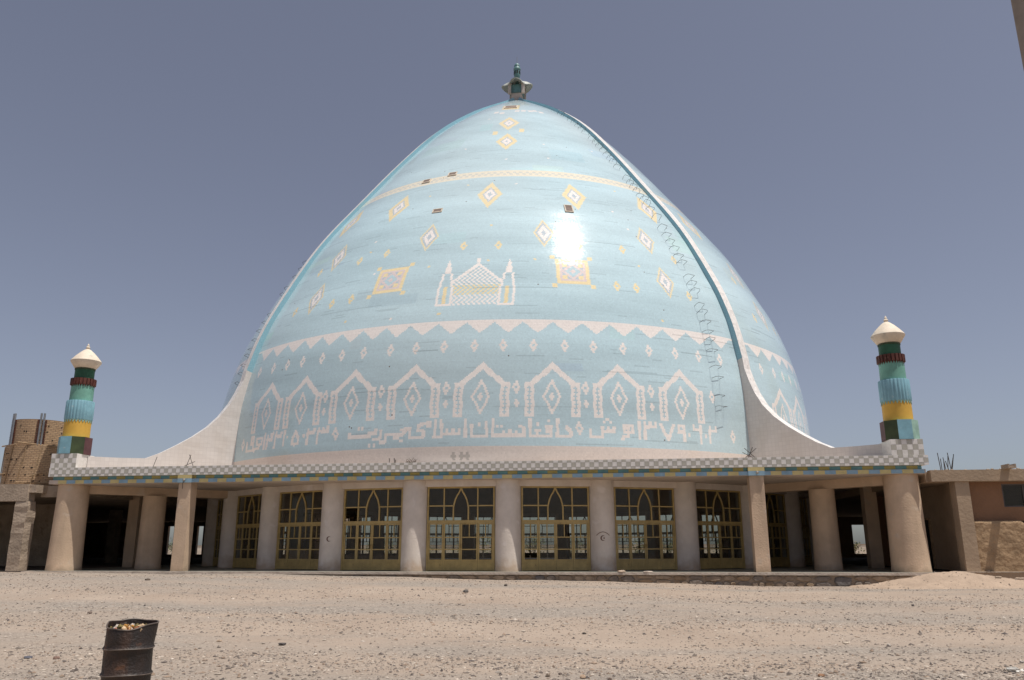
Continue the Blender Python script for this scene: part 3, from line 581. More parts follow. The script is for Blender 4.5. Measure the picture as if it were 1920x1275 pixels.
# circular hall: columns, lintel ring, glazed doors
NB = 28; DT = 2*PI/NB
mb = MB(); N = 112; vs = []
for k in range(N):
    c, s = math.cos(2*PI*k/N), math.sin(2*PI*k/N); vs += [(19.0*c, 19.0*s, 3.72), (19.42*c, 19.42*s, 3.72), (19.42*c, 19.42*s, 3.998), (19.0*c, 19.0*s, 3.998)]
for k in range(N):
    i, j = 4*k, 4*((k+1) % N); mb.f += [(i, j, j+1, i+1), (i+1, j+1, j+2, i+2), (i+3, j+3, j, i)]; mb.m += [0]*3
mb.v = vs; mb.build('lintel_ring', M['plaster'], mosque, smooth=True)
cm = MB(); cm.lathe([(.60, 0.0), (.60, .02), (.585, .2), (.578, 2), (.575, 3.9), (.575, 3.995)], 40); col0 = cm.build('column', M['plaster'], mosque, smooth=True)
for k in range(NB):
    t = (k+.5)*DT; o = col0 if k == 0 else col0.copy()
    if k: col.objects.link(o)
    o.location = (RC*math.sin(t), -RC*math.cos(t), 0); o.rotation_euler = (0, 0, t+random.uniform(0, 6))

DW, DH = 3.12, 3.72; YX = DW/2
def bar(mb, x0, x1, z0, z1, d=.05, mi=0): mb.box(x0, x1, -d, d, z0, z1, mi)
U = DW/465.0                     # units of the enlarged photograph
def zx(x): return (x-1572.5)*U
def zz_(y): return DH*(825-y)/565.0
ZT, ZB1 = zz_(497), zz_(390)
fr = MB()
bar(fr, -YX, -YX+.075, 0, DH, .06); bar(fr, YX-.075, YX, 0, DH, .06); bar(fr, -YX+.075, YX-.075, DH-.07, DH, .06)
bar(fr, -YX+.075, YX-.075, ZT-.065, ZT+.065, .055)
for x in (1456, 1688): bar(fr, zx(x)-.03, zx(x)+.03, ZT+.065, DH-.07, .04)
for a, b in ((1348, 1456), (1456, 1522), (1625, 1688), (1688, 1798)): bar(fr, zx(a)+.03, zx(b)-.028, ZB1-.028, ZB1+.028, .036)
ARC = [(1521, 490), (1521, 440), (1521, 400), (1526, 375), (1534, 345), (1547, 318), (1560, 298), (1568, 280), (1571.5, 262)]
for sgn in (-1, 1):
    pts = [(sgn*abs(zx(x)), zz_(y)) for x, y in ARC]; vs = []
    for i, (x, z) in enumerate(pts):
        a = pts[max(i-1, 0)]; b = pts[min(i+1, len(pts)-1)]; d = Vector((b[0]-a[0], b[1]-a[1])).normalized(); nx, nz = -d.y*.033, d.x*.033
        vs += [(x-nx, -.045, z-nz), (x+nx, -.045, z+nz), (x+nx, .045, z+nz), (x-nx, .045, z-nz)]
    fs = []
    for i in range(len(pts)-1):
        for k in range(4): fs.append((4*i+k, 4*i+(k+1) % 4, 4*i+4+(k+1) % 4, 4*i+4+k))
    fr.add(vs, fs)
door0 = fr.build('door', M['door'], mosque)
LX = [-YX+.075, zx(1455), 0.0, zx(1690), YX-.075]; panes = []
leafs = []
for i in range(4):
    x0, x1 = LX[i]+.006, LX[i+1]-.006; lf = MB(); st = .062; zt = ZT-.07; zb = .03
    bar(lf, x0, x0+st, zb, zt, .032); bar(lf, x1-st, x1, zb, zt, .032); bar(lf, x0+st, x1-st, zt-.055, zt, .032); bar(lf, x0+st, x1-st, zb, zb+.07, .032)
    za, zc, zp = zz_(602), zz_(682), zz_(752)
    for z in (za, zc, zp): bar(lf, x0+st, x1-st, z-.024, z+.024, .03)
    xm = (x0+x1)/2; bar(lf, xm-.02, xm+.02, za+.024, zt-.055, .026)
    lf.box(x0+st, x1-st, -.012, .012, zb+.07, zp-.024)
    for k in range(7):
        xr = x0+st+.04+k*(x1-x0-2*st-.08)/6; lf.box(xr-.015, xr+.015, -.022, -.0121, zb+.09, zp-.045)
    if i in (1, 2): lf.box(*sorted(((x1-.045 if i == 1 else x0+.045), (x1-.02 if i == 1 else x0+.02))), -.075, -.0325, 1.0, 1.16)
    leafs.append(lf)
    panes += [[(x0+st, za), (xm-.02, za), (xm-.02, zt-.055), (x0+st, zt-.055)], [(xm+.02, za), (x1-st, za), (x1-st, zt-.055), (xm+.02, zt-.055)],
              [(x0+st, zc), (x1-st, zc), (x1-st, za), (x0+st, za)], [(x0+st, zp), (x1-st, zp), (x1-st, zc), (x0+st, zc)]]
leaf_o = [l.build('leaf', M['door'], door0) for l in leafs]
xl, xi, ztop = -YX+.075, zx(1456), DH-.07; xa = abs(zx(1521))
arcp = [(abs(zx(x)), zz_(y)) for x, y in ARC]
for sg in (-1, 1):
    P = lambda pts: [(sg*x, z) for x, z in pts]
    panes += [P([(abs(xi), ZB1), (abs(xl), ZB1), (abs(xl), ztop), (abs(xi), ztop)]), P([(abs(xi), ZT), (abs(xl), ZT), (abs(xl), ZB1), (abs(xi), ZB1)]),
              P([(xa, ZT), (abs(xi), ZT), (abs(xi), ZB1), (xa, ZB1)]), P([(abs(xi), ztop), (abs(xi), ZB1)]+arcp[2:])]
panes.append([(-x, z) for x, z in arcp]+[(x, z) for x, z in reversed(arcp[:-1])])
pane_o = []
for k, pts in enumerate(panes):
    mb = MB(); n = len(pts); tw = random.uniform(-.002, .002)
    mb.add([(x, -.003+tw*x, z) for x, z in pts]+[(x, .003+tw*x, z) for x, z in pts], [tuple(range(n)), tuple(reversed(range(n, 2*n)))]+[(q, n+q, n+(q+1) % n, (q+1) % n) for q in range(n)])
    pane_o.append(mb.build('pane', M['glass'], door0))
allp = MB()
for pts in panes: allp.add([(x, 0, z) for x, z in pts], [tuple(range(len(pts)))])
sheet = allp.build('glazing', M['glass']); first_sheet = True
GONE = {(1, 9), (1, 3), (-1, 17), (2, 6), (0, 14), (-1, 6), (3, 2)}
for k in range(-4, 24):
    t = k*DT; o = door0 if k == -4 else door0.copy()
    if k > -4: col.objects.link(o)
    o.location = (19.15*math.sin(t), -19.15*math.cos(t), 0); o.rotation_euler = (0, 0, t)
    if k > -4:
        for ch in leaf_o: c = ch.copy(); col.objects.link(c); c.parent = o
        if k <= 4:
            for j, ch in enumerate(pane_o):
                if (k, j) in GONE: continue
                c = ch.copy(); col.objects.link(c); c.parent = o
        else:
            c = sheet if first_sheet else sheet.copy()
            if not first_sheet: col.objects.link(c)
            first_sheet = False; c.parent = o
# corner pillars, posts, diagonal beams with their middle columns
cm = MB(); cm.lathe([(.78, 0), (.76, .25), (.73, 1.5), (.70, 3.2), (.70, 3.998)], 44); pl0 = cm.build('corner_pillar', M['pillar'], mosque, smooth=True)
cm = MB(); cm.lathe([(.62, 0), (.60, .3), (.575, 1.6), (.565, 3.6)], 40); mc0 = cm.build('middle_column', M['pillar'], mosque, smooth=True)
for i, (sx, sy) in enumerate(((-1, -1), (1, -1), (1, 1), (-1, 1))):
    o = pl0 if i == 0 else pl0.copy(); p = mc0 if i == 0 else mc0.copy()
    if i: col.objects.link(o); col.objects.link(p)
    o.location = (sx*19.16, sy*19.16, 0); p.location = (sx*AM, sy*AM, 0)
    mb = MB(); d = Vector((sx, sy, 0)).normalized(); n_ = Vector((-d.y, d.x, 0))
    mb.obox(d*(19.0+27.0)/2+Vector((0, 0, 3.799)), d*4.0, n_*.28, (0, 0, .199)); mb.build('diagonal_beam', M['pillar'], mosque)
def post(x, y, front):
    mb = MB(); mb.box(x-.3, x+.3, y-.3, y+.3, 0, 3.996); o = mb.build('post', M['pillar'], mosque)
    if front:
        mb = MB(); mb.box(x-.34, x+.34, -20.02, -19.60, 4.19, 4.345); mb.build('painted_cap', M['tile_yellow'], o)
        mb = MB(); mb.box(x-.34, x+.34, -20.02, -19.60, 3.998, 4.188); mb.build('painted_cap', M['tile_blue'], o)
        mb = MB(); mb.lathe([(.0, -.07), (.05, -.05), (.07, 0), (.05, .05), (0, .07)], 14, c=(x+.02, -20.09, 4.12)); mb.tube([(x+.02, -20.02, 4.12), (x+.02, -20.09, 4.12)], .02, 6); mb.build('lamp', M['lamp'], o, smooth=True)
        if x < 0:
            mb = MB(); mb.tube([(x+.0, -20.09, 4.06), (x-.03, -20.08, 3.9), (x-.08, -19.97, 3.72)], .014, 5); mb.build('lamp_cord', M['rebar'], o)
    return o
for s in (-1, 1):
    post(s*BP, -19.62, True); post(-19.6, s*BP, False); post(19.6, s*BP, False); post(s*BP, 19.6, False)
mb = MB(); mb.lathe([(18.9, .004), (18.9, .012), (.01, .012)], 64); mb.build('hall_floor', M['hall'], mosque)

# pedestals with their chequer tiles, and the corner minarets
tile_j = 0
def minaret(sx, cols):
    x0 = sx*19.32; y0 = -19.32
    mb = MB(); mb.box(x0-.66, x0+.66, y0-.66, y0+.66, 4.772, 5.45); mn = mb.build('minaret', M['tile_white'], mosque, label='banded corner minaret with a cream cap at the %s end of the portico' % ('left' if sx < 0 else 'right'))
    for i in range(6):
        for j in range(3):
            x = x0-.55+i*.22; z = 4.885+j*.225
            if abs(x) > 1e6: continue
            mb = MB(); mb.box(x-.104, x+.104, y0-.672, y0-.655, z-.106, z+.106)
            mb.build('pedestal_tile', M['tile_grey'] if (i+j) % 2 else M['tile_white'], mn)
    n = 8; R_ = .76; vs = []; mb = MB()
    for z in (5.452, 6.29):
        for k in range(n): a = 2*PI*(k+.5)/n; vs.append((x0+R_*math.cos(a), y0+R_*math.sin(a), z))
    for k in range(n): mb.add([vs[k], vs[(k+1) % n], vs[8+(k+1) % n], vs[8+k]], [(0, 1, 2, 3)], cols[k])
    mb.add(vs[8:], [tuple(range(8))], 0)
    mb.build('octagon_base', [M['m_blue'], M['m_olive'], M['m_maroon'], M['m_mint']], mn)
    c = (x0, y0, 0)
    def band(name, prof, m, nn=40, fn=None):
        q = MB(); q.lathe(prof, nn, 0, c, True, True, fn=fn); return q.build(name, m, mn, smooth=True)
    band('yellow_drum', [(.60, 6.292), (.595, 7.15)], M['m_yellow'])
    zz = MB(); NN = 26                                   # saw-tooth hem hanging over the yellow drum
    for k in range(NN):
        a0, a1 = 2*PI*k/NN, 2*PI*(k+1)/NN; am = (a0+a1)/2
        for r in (.615,): zz.add([(x0+r*math.cos(a0), y0+r*math.sin(a0), 7.16), (x0+r*math.cos(am), y0+r*math.sin(am), 7.0), (x0+r*math.cos(a1), y0+r*math.sin(a1), 7.16),
                                  (x0+.59*math.cos(a0), y0+.59*math.sin(a0), 7.16), (x0+.59*math.cos(am), y0+.59*math.sin(am), 7.0), (x0+.59*math.cos(a1), y0+.59*math.sin(a1), 7.16)], [(0, 1, 2), (0, 3, 4, 1), (1, 4, 5, 2)])
    zz.build('saw_tooth_hem', M['m_mint'], mn)
    band('fluted_drum', [(.61, 7.15), (.625, 7.2), (.625, 8.05), (.61, 8.1)], M['m_blue'], 120, lambda r, z, a: r+.035*abs(math.sin(a*13))-.02)
    band('turquoise_drum', [(.53, 8.102), (.52, 8.92)], M['m_turq'])
    q = MB(); NN = 22
    for k in range(NN):
        a = 2*PI*k/NN; e = Vector((math.cos(a), math.sin(a), 0)); tv = Vector((-e.y, e.x, 0)); q.obox(Vector((x0, y0, 9.07))+e*.535, e*.05, tv*.058, (0, 0, .155)); 
    q.lathe([(.53, 8.93), (.53, 9.23)], 40, 0, c, True, True); q.build('toothed_collar', M['m_brown'], mn)
    q = MB(); NN = 30
    for k in range(NN):
        a0, a1 = 2*PI*k/NN, 2*PI*(k+1)/NN; am = (a0+a1)/2; r = .535
        q.add([(x0+r*math.cos(a0), y0+r*math.sin(a0), 8.93), (x0+r*math.cos(am), y0+r*math.sin(am), 8.79), (x0+r*math.cos(a1), y0+r*math.sin(a1), 8.93)], [(0, 1, 2)])
    q.build('collar_hem', M['m_brown'], mn)
    band('green_drum', [(.45, 9.232), (.45, 9.73)], M['m_green'])
    band('green_rim', [(.47, 9.69), (.47, 9.76)], M['m_olive'])
    band('cap', [(.42, 9.762), (.50, 9.80), (.62, 9.98), (.70, 10.10), (.71, 10.15), (.68, 10.2), (.5, 10.42), (.33, 10.6), (.17, 10.74), (.07, 10.80)], M['m_cap'], 44)
    band('cap_knob', [(.05, 10.79), (.09, 10.83), (.10, 10.88), (.07, 10.93), (.045, 10.95), (.06, 10.98), (.03, 11.05), (.004, 11.09)], M['m_cap'], 14)
    return mn
#   octagon faces counted anticlockwise from +x; 5 faces the front
minaret(-1, [3, 2, 0, 3, 0, 0, 1, 2]); minaret(1, [0, 1, 3, 2, 1, 0, 3, 2])

# crescents painted on two columns
for k, flip in ((1.5, 1), (-1.5, 1)):
    t = k*DT; mb = MB(); R1 = .12; c0 = Vector((RC*math.sin(t), -RC*math.cos(t), 0)); e = Vector((.06, -1, 0)).normalized(); tv = Vector((-e.y, e.x, 0))
    out = []
    for i in range(13):
        a = math.radians(50+i*260/12); out.append((R1*math.cos(a), R1*math.sin(a)))
    for i in range(13):
        a = math.radians(310-i*260/12); out.append((.035+.095*math.cos(a), .095*math.sin(a)))
    q = []
    for u, v in out:
        ang = u/.585; d = e*math.cos(ang)+tv*math.sin(ang); q.append(c0+d*.5875+Vector((0, 0, 1.42+v)))
    n = 13; mb.add(q, [(i, i+1, 2*n-2-i, 2*n-1-i) for i in range(n-1)])
    if k > 0:
        pts = [c0+(e*math.cos(b)+tv*math.sin(b))*.59+Vector((0, 0, 1.45+.24*math.sin(PI*(.12+.76*i/10)))) for i in range(11) for b in [(-.30+.6*i/10)/.585]]
        mb.tube(pts, .012, 4)
        mb.obox(c0+e*.59+Vector((0, 0, 1.42))+tv*.045, tv*.03, e*.004, (0, 0, .03))
    mb.build('crescent_emblem', M['paint_brown'], mosque)
# loose reinforcement left sticking out of the roof
def rods(name, pts, r=.014):
    mb = MB()
    for p in pts: mb.tube(p, r, 5)
    mb.build(name, M['rebar'], mosque)
x = 12.85; rods('starter_bars', [[(x-.3, -19.8, 4.7), (x+.28, -19.85, 5.18)], [(x+.3, -19.8, 4.7), (x-.22, -19.8, 5.2)], [(x-.1, -19.7, 4.7), (x+.12, -19.9, 5.22)], [(x+.25, -19.75, 4.72), (x-.32, -19.9, 5.0)]])
x = -13.0; rods('starter_bars', [[(x-.15, -19.8, 4.7), (x+.12, -19.9, 5.3)], [(x+.25, -19.8, 4.7), (x-.02, -19.8, 5.32)], [(x-.2, -19.8, 4.8), (x+.35, -19.9, 4.98)]])
rods('starter_bars', [[(-15.2, -19.2, 4.7), (-14.95, -19.3, 5.3)]])
rods('starter_bars', [[(-3.25, -19.8, 4.75), (-3.25, -19.83, 5.0)], [(-3.0, -19.8, 4.75), (-3.02, -19.83, 5.0)], [(-2.95, -19.8, 4.75), (-2.95, -19.83, 4.93)]], .018)
mb = MB()
for i in range(16):
    a = random.uniform(.1, 3.0); b = (-2.25+random.uniform(-.15, .15), -19.8, 4.76); mb.tube([b, (b[0]+math.cos(a)*.3, -19.85-random.random()*.1, 4.76+abs(math.sin(a))*random.uniform(.1, .35))], .009, 4)
mb.build('twig_tuft', M['bark'], mosque)

# ------------------------------------------------------------------ stone platform
plat = bthing('stone_platform', 'low rubble stone platform with a concrete edge under the mosque', 'platform')
mb = MB(); mb.box(-20.6, 20.6, -20.12, 21, -.11, -.004); mb.build('floor_slab', M['concrete_nose'], plat)
mb = MB(); mb.box(-20.2, 20.2, -19.95, 20.8, -.003, .002); mb.build('paving', M['floor'], plat)
mb = MB(); mb.box(-12, 20.55, -20.02, -19.5, -1.0, -.112); mb.build('mortar_core', M['mortar'], plat)
STONEM = [mat('plinth_stone', c_, .92, .16, 3.5, .8, 9) for c_ in ((.27, .205, .15), (.34, .26, .185), (.21, .175, .145), (.30, .215, .14), (.15, .135, .125))]
x = -10.2
def stone(cx, cz, w_, h_):
    n = random.randint(6, 8); k = []; 
    for i in range(n):
        a = 2*PI*(i+random.uniform(-.22, .22))/n; e = (abs(math.cos(a))**3+abs(math.sin(a))**3)**(-1/3.)
        k.append((cx+math.cos(a)*e*w_/2*random.uniform(.84, 1.0), cz+math.sin(a)*e*h_/2*random.uniform(.84, 1.0)))
    mb = MB(); d = random.uniform(.025, .07); mx = cx+random.uniform(-.1, .1)*w_; mz = cz+random.uniform(-.1, .1)*h_
    ins = [(mx+(px-mx)*.78, mz+(pz-mz)*.76) for px, pz in k]
    vs = [(px, -19.99, pz) for px, pz in k]+[(px, -20.02-d*.6, pz) for px, pz in [(cx+(a-cx)*.95, cz+(b-cz)*.95) for a, b in k]]+[(px, -20.02-d-random.uniform(0, .02), pz) for px, pz in ins]
    fs = []
    for r in (0, 1):
        for i in range(n): fs.append((r*n+i, r*n+(i+1) % n, (r+1)*n+(i+1) % n, (r+1)*n+i))
    fs.append(tuple(2*n+i for i in range(n))); mb.add(vs, fs)
    mb.build('stone', random.choices(STONEM, (4, 4, 3, 3, 1))[0], plat)
while x < 19.3:
    w_ = random.uniform(.42, .85); gz = float(np.interp(x+w_/2, *FRONT))-ZS-.05; H_ = -.115-gz
    if H_ > .12:
        if H_ > .34 and random.random() < .75:
            sp = random.uniform(.4, .6)*H_; stone(x+w_/2, -.115-sp/2, w_*1.02, sp*.97)
            if random.random() < .5: stone(x+w_/2, gz+(H_-sp)/2, w_*1.02, (H_-sp)*.97)
            else: stone(x+w_*.27, gz+(H_-sp)/2, w_*.53, (H_-sp)*.97); stone(x+w_*.77, gz+(H_-sp)/2, w_*.47, (H_-sp)*.95)
        else: stone(x+w_/2, -.115-H_/2, w_*1.02, H_*.97)
    x += w_
mb = MB(); mb.box(20.602, 60, -20.05, -19.3, -.9, -.006); mb.build('side_curb', M['tanwall'], plat)
mb = MB(); mb.box(20.602, 60, -20.08, -19.3, -.0055, .05); mb.build('curb_cap', M['concrete'], plat)
mb = MB(); mb.box(-60, -20.602, -20.02, 26.4, -.9, -.006); mb.build('side_floor', M['dirt_floor'], plat)
mb = MB(); mb.box(20.602, 60, -19.299, 26.4, -.9, -.007); mb.build('side_floor', M['dirt_floor'], plat)
mb = MB(); mb.box(-20.6, 20.6, 21.001, 26.4, -.9, -.008); mb.build('rear_terrace', M['concrete'], plat)

# ------------------------------------------------------------------ neighbouring buildings
lb = bthing('concrete_building', 'unfinished grey concrete frame building at the left of the mosque', 'building')
mb = MB(); mb.box(-60, -20.62, -19.9, 26, 3.62, 3.99); mb.box(-20.619, -19.7, -18.6, 26, 3.62, 3.99); mb.build('roof_slab', M['concrete'], lb)
mb = MB(); mb.box(-60, -20.95, -20.0, -19.45, 3.22, 4.02); mb.build('front_beam', M['concrete'], lb)
mb = MB(); mb.box(-20.92, -20.05, -19.1, -18.7, 3.45, 3.98); mb.build('joining_beam', M['concrete'], lb)
def rough_column(x, y, w_, parent, h_=3.21, n=14):
    mb = MB(); vs = []
    for i in range(n):
        z = h_*i/(n-1); j = .035 if z > 2.0 else .012
        for a, b in ((-1, -1), (1, -1), (1, 1), (-1, 1)): vs.append((x+a*w_/2+random.uniform(-j, j), y+b*.3+random.uniform(-j, j), z))
    fs = [(4*i+k, 4*i+(k+1) % 4, 4*i+4+(k+1) % 4, 4*i+4+k) for i in range(n-1) for k in range(4)]; mb.add(vs, fs); mb.build('column', M['concrete'], parent)
rough_column(-21.18, -19.7, .66, lb); rough_column(-26.8, -19.7, .8, lb); rough_column(-32.5, -19.7, .8, lb)
for x, y in ((-23.2, -6), (-26.4, -9.5), (-23.5, 5), (-28, -2), (-33, -8), (-31, 6), (-36, 4), (-37.5, -12)): rough_column(x, y, .6, lb, 3.61)
# rear wall with tall narrow openings
def rear_wall(parent, x0, x1, y, holes, m, z1=3.6, zs=.35, zt=3.15):
    xs = [x0]
    mb = MB()
    for a, b in sorted(holes): mb.box(xs[-1], a, y, y+.35, 0, z1); mb.box(a, b, y, y+.35, 0, zs); mb.box(a, b, y, y+.35, zt, z1); xs.append(b)
    mb.box(xs[-1], x1, y, y+.35, 0, z1); mb.build('rear_wall', m, parent)
rear_wall(lb, -60, -20.0, 24.0, [(x_-.32, x_+.32) for x_ in (-44.75, -43.3, -41.8, -38.6, -35.4, -31.0, -26.5)], M['dark_wall'] if 'dark_wall' in M else M['concrete'])
mb = MB(); mb.box(-60, -59.6, -19, 26, 0, 3.6); mb.build('side_wall', M['concrete'], lb)
mb = MB(); mb.box(-58, -26, -10.2, -9.9, 0, 3.6); mb.build('shade_partition', M['concrete'], lb)  # wall added to cut the light and darken the left bays

rb = bthing('rendered_building', 'tan rendered building with a mud wall panel at the right of the mosque', 'building')
mb = MB(); mb.box(20.02, 60, -19.6, 26, 3.66, 4.08); mb.box(19.7, 20.019, -18.6, 26, 3.66, 3.99); mb.build('roof_slab', M['tanwall'], rb)
mb = MB(); mb.box(20.12, 60, -19.98, -19.601, 3.66, 4.13); mb.build('front_beam', M['tanwall'], rb)
mb = MB(); mb.box(21.05, 21.6, -19.9, -19.3, .05, 3.658); mb.build('column', M['tanwall'], rb)
mb = MB(); mb.box(21.6, 23.05, -19.45, -19.2, 2.05, 3.658); mb.box(24.75, 60, -19.45, -19.2, 2.05, 3.658); mb.box(23.05, 24.75, -19.45, -19.2, 2.05, 2.62); mb.box(23.05, 24.75, -19.45, -19.2, 3.56, 3.658); mb.build('upper_wall', M['redwall'], rb)
wn_ = MB(); wn_.box(23.05, 23.1, -19.42, -19.3, 2.62, 3.56); wn_.box(24.7, 24.75, -19.42, -19.3, 2.62, 3.56); wn_.box(23.1, 24.7, -19.42, -19.3, 2.62, 2.67); wn_.box(23.1, 24.7, -19.42, -19.3, 3.51, 3.56); wn_.box(23.87, 23.93, -19.42, -19.3, 2.67, 3.51)
wn_ = wn_.build('window', mat('window_steel', (.10, .09, .085), .6), rb)
for a, b in ((23.1, 23.87), (23.93, 24.7)):
    mb = MB(); mb.box(a, b, -19.37, -19.36, 2.67, 3.51); mb.build('pane', M['glass'], wn_)
# mud panel, uneven face and rounded top corner
mb = MB(); nx_, nz_2 = 60, 30; vs = []
for i in range(nx_+1):
    x = 21.602+2.0*i/nx_ if i <= nx_ else 0
    for j in range(nz_2+1):
        z = .05+(2.0-max(0, x-23.45)**2*6)*j/nz_2; edge = 0.05*(1 if j == nz_2 else 0)
        vs.append((x, -19.78+edge+.005*math.sin(x*5+z*7)+.004*math.sin(x*13-z*17)+random.uniform(-.006, .006), z))
q = nz_2+1; mb.add(vs, [(i*q+j, (i+1)*q+j, (i+1)*q+j+1, i*q+j+1) for i in range(nx_) for j in range(nz_2)])
mb.box(21.61, 23.5, -19.72, -19.3, .05, 2.04); mb.build('mud_panel', M['mud'], rb, smooth=True)
mb = MB(); mb.box(23.61, 60, -19.76, -19.3, .05, 1.6); mb.build('mud_panel', M['mud'], rb)
mb = MB(); mb.box(22.95, 23.25, -20.55, -19.9, 4.131, 4.23); mb.box(22.95, 23.0, -20.55, -19.9, 4.23, 4.30); mb.box(23.2, 23.25, -20.55, -19.9, 4.23, 4.30); mb.build('rain_spout', M['concrete'], rb)
# dark passage between mosque and building, with a small doorway
mb = MB(); mb.box(21.25, 21.6, -19.0, -9.6, 0.05, 3.658); mb.build('passage_wall', M['tanwall'], rb)
mb = MB(); mb.box(20.5, 21.25, -10.0, -9.7, .05, 3.658); mb.build('passage_end', M['redwall'], rb)
d_ = MB(); d_.box(21.18, 21.249, -16.2, -16.08, .05, 2.2); d_.box(21.18, 21.249, -15.1, -14.98, .05, 2.2); d_.box(21.18, 21.249, -16.2, -14.98, 2.2, 2.3); d_ = d_.build('doorway', M['wood'], rb)
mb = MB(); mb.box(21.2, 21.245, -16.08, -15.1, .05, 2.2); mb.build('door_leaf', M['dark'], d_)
mb = MB()
for i in range(9):
    a = 20.72+.055*i+random.uniform(-.03, .03); mb.tube([(a, -19.7+random.uniform(-.1, .2), 4.08), (a+random.uniform(-.18, .18), -19.7, 4.62+random.uniform(-.1, .32))], .016, 5)
mb.build('starter_bars', M['rebar'], rb)
mb = MB(); 
for i in range(60):
    x_ = random.uniform(20.3, 26); y_ = random.uniform(-19.95, -19.3); r_ = random.uniform(.015, .05); mb.obox((x_, y_, 4.13+r_*.4), (r_, 0, 0), (0, r_, r_*.3), (0, -r_*.2, r_*.6))
mb.build('roof_rubble', M['concrete'], rb, kind='stuff')
rear_wall(rb, 20.5, 60, 24.0, [(28.9, 30.7), (35, 36.4), (41, 42.5)], M['tanwall'], 3.66, .35, 2.95)
mb = MB(); mb.box(59.6, 60, -19, 26, 0, 3.65); mb.build('side_wall', M['tanwall'], rb)

# brick tower under construction on the left roof
bt = bthing('brick_tower', 'round mud brick tower stub with steel pipes on the left roof', 'tower', -22.3, -17.9, 3.99)
def brick_drum(name, r, z0, z1):
    n = 64; mb = MB(); vs = []; uv = []
    for k in range(n+1):
        a = 2*PI*k/n
        for z in (z0, z1): vs.append((r*math.cos(a), r*math.sin(a), z))
    fs = [(2*k, 2*k+2, 2*k+3, 2*k+1) for k in range(n)]; mb.add(vs, fs)
    for k in range(n): u0, u1 = 2*PI*r*k/n, 2*PI*r*(k+1)/n; uv += [(u0, z0), (u1, z0), (u1, z1), (u0, z1)]
    top_ = [(r*math.cos(2*PI*k/n), r*math.sin(2*PI*k/n), z1-.01) for k in range(n)]; mb.add(top_, [tuple(range(n))]); uv += [(p[0], p[1]) for p in top_]
    o = mb.build(name, M['brick'], bt, smooth=True); l = o.data.uv_layers.new(name='UVMap'); l.data.foreach_set('uv', [c for p in uv for c in p]); return o
lo = brick_drum('lower_drum', 1.47, 0, 2.02); up_ = brick_drum('upper_drum', 1.36, 2.02, 3.32)
for a in (-118, -62+8, 20):
    aa = math.radians(a); e = Vector((math.cos(aa), math.sin(aa), 0)); tv = Vector((-e.y, e.x, 0))
    for s in (-.07, .07):
        mb = MB(); mb.tube([e*1.40+tv*s+Vector((0, 0, 2.03)), e*1.40+tv*s+Vector((0, 0, 3.62))], .05, 10); mb.build('steel_pipe', M['pipe'], bt, smooth=True)
    mb = MB()
    for k in range(15):
        for s in (-.17, .17): mb.obox(e*1.375+tv*s+Vector((0, 0, 2.1+k*.083)), tv*.035, e*.03, (0, 0, .024))
    mb.build('toothed_edge', M['m_brown'], bt, kind='stuff')
mb = MB()
for k in range(70):
    a = random.uniform(-3.0, .2); z = random.choice((.25, .55, .9, 1.3, 1.6, 2.3, 2.7, 3.0)); r = 1.475 if z < 2 else 1.365; e = Vector((math.cos(a), math.sin(a), 0)); mb.obox(e*r+Vector((0, 0, z)), e*.006, (-e.y*.03, e.x*.03, 0), (0, 0, .03))
mb.build('putlog_holes', M['dark'], bt, kind='stuff')
for z, a0, a1, o in ((2.03, -150, -95, .25), (2.0, -80, -25, .3), (.62, -140, -110, .35), (.55, -60, -45, .3), (.15, -75, -30, .25)):
    p, q = [Vector((math.cos(math.radians(a))*(1.5+o*.3), math.sin(math.radians(a))*(1.5+o*.3), z+random.uniform(-.1, .1))) for a in (a0, a1)]
    mb = MB(); mb.tube([p-(q-p)*.15, q+(q-p)*.15], .035, 6); mb.build('scaffold_pole', M['wood'], bt)
for a in (-135, -105, -78, -52):
    aa = math.radians(a); e = Vector((math.cos(aa), math.sin(aa), 0)); t_ = Vector((-e.y, e.x, 0)); mb = MB(); mb.tube([e*1.5+t_*-.18+Vector((0, 0, .02)), e*1.5+t_*.1+Vector((0, 0, 1.95))], .022, 5); mb.build('ledger_batten', M['wood'], bt)

# tall tower beyond the right edge
tw = thing('tall_tower', 'tall grey brown tower cut off by the right edge of the frame', 'tower', (43.98, 56.5, .4), 0.0)
mb = MB(); n = 8
mb.prism([(-1.6, -1.6), (1.6, -1.6), (1.6, 1.6), (-1.6, 1.6)], 0, 56); mb.build('shaft', M['tower'] if 'tower' in M else mat('tower_render', (0.30, 0.235, 0.19), .95, .08, .6), tw)
mb = MB(); mb.prism([(-2.0, -2.0), (2.0, -2.0), (2.0, 2.0), (-2.0, 2.0)], 56.01, 56.8); mb.lathe([(1.5, 56.8), (1.5, 60), (1.0, 61.2), (.05, 63)], 16); mb.build('crown', M['m_cap'], tw)

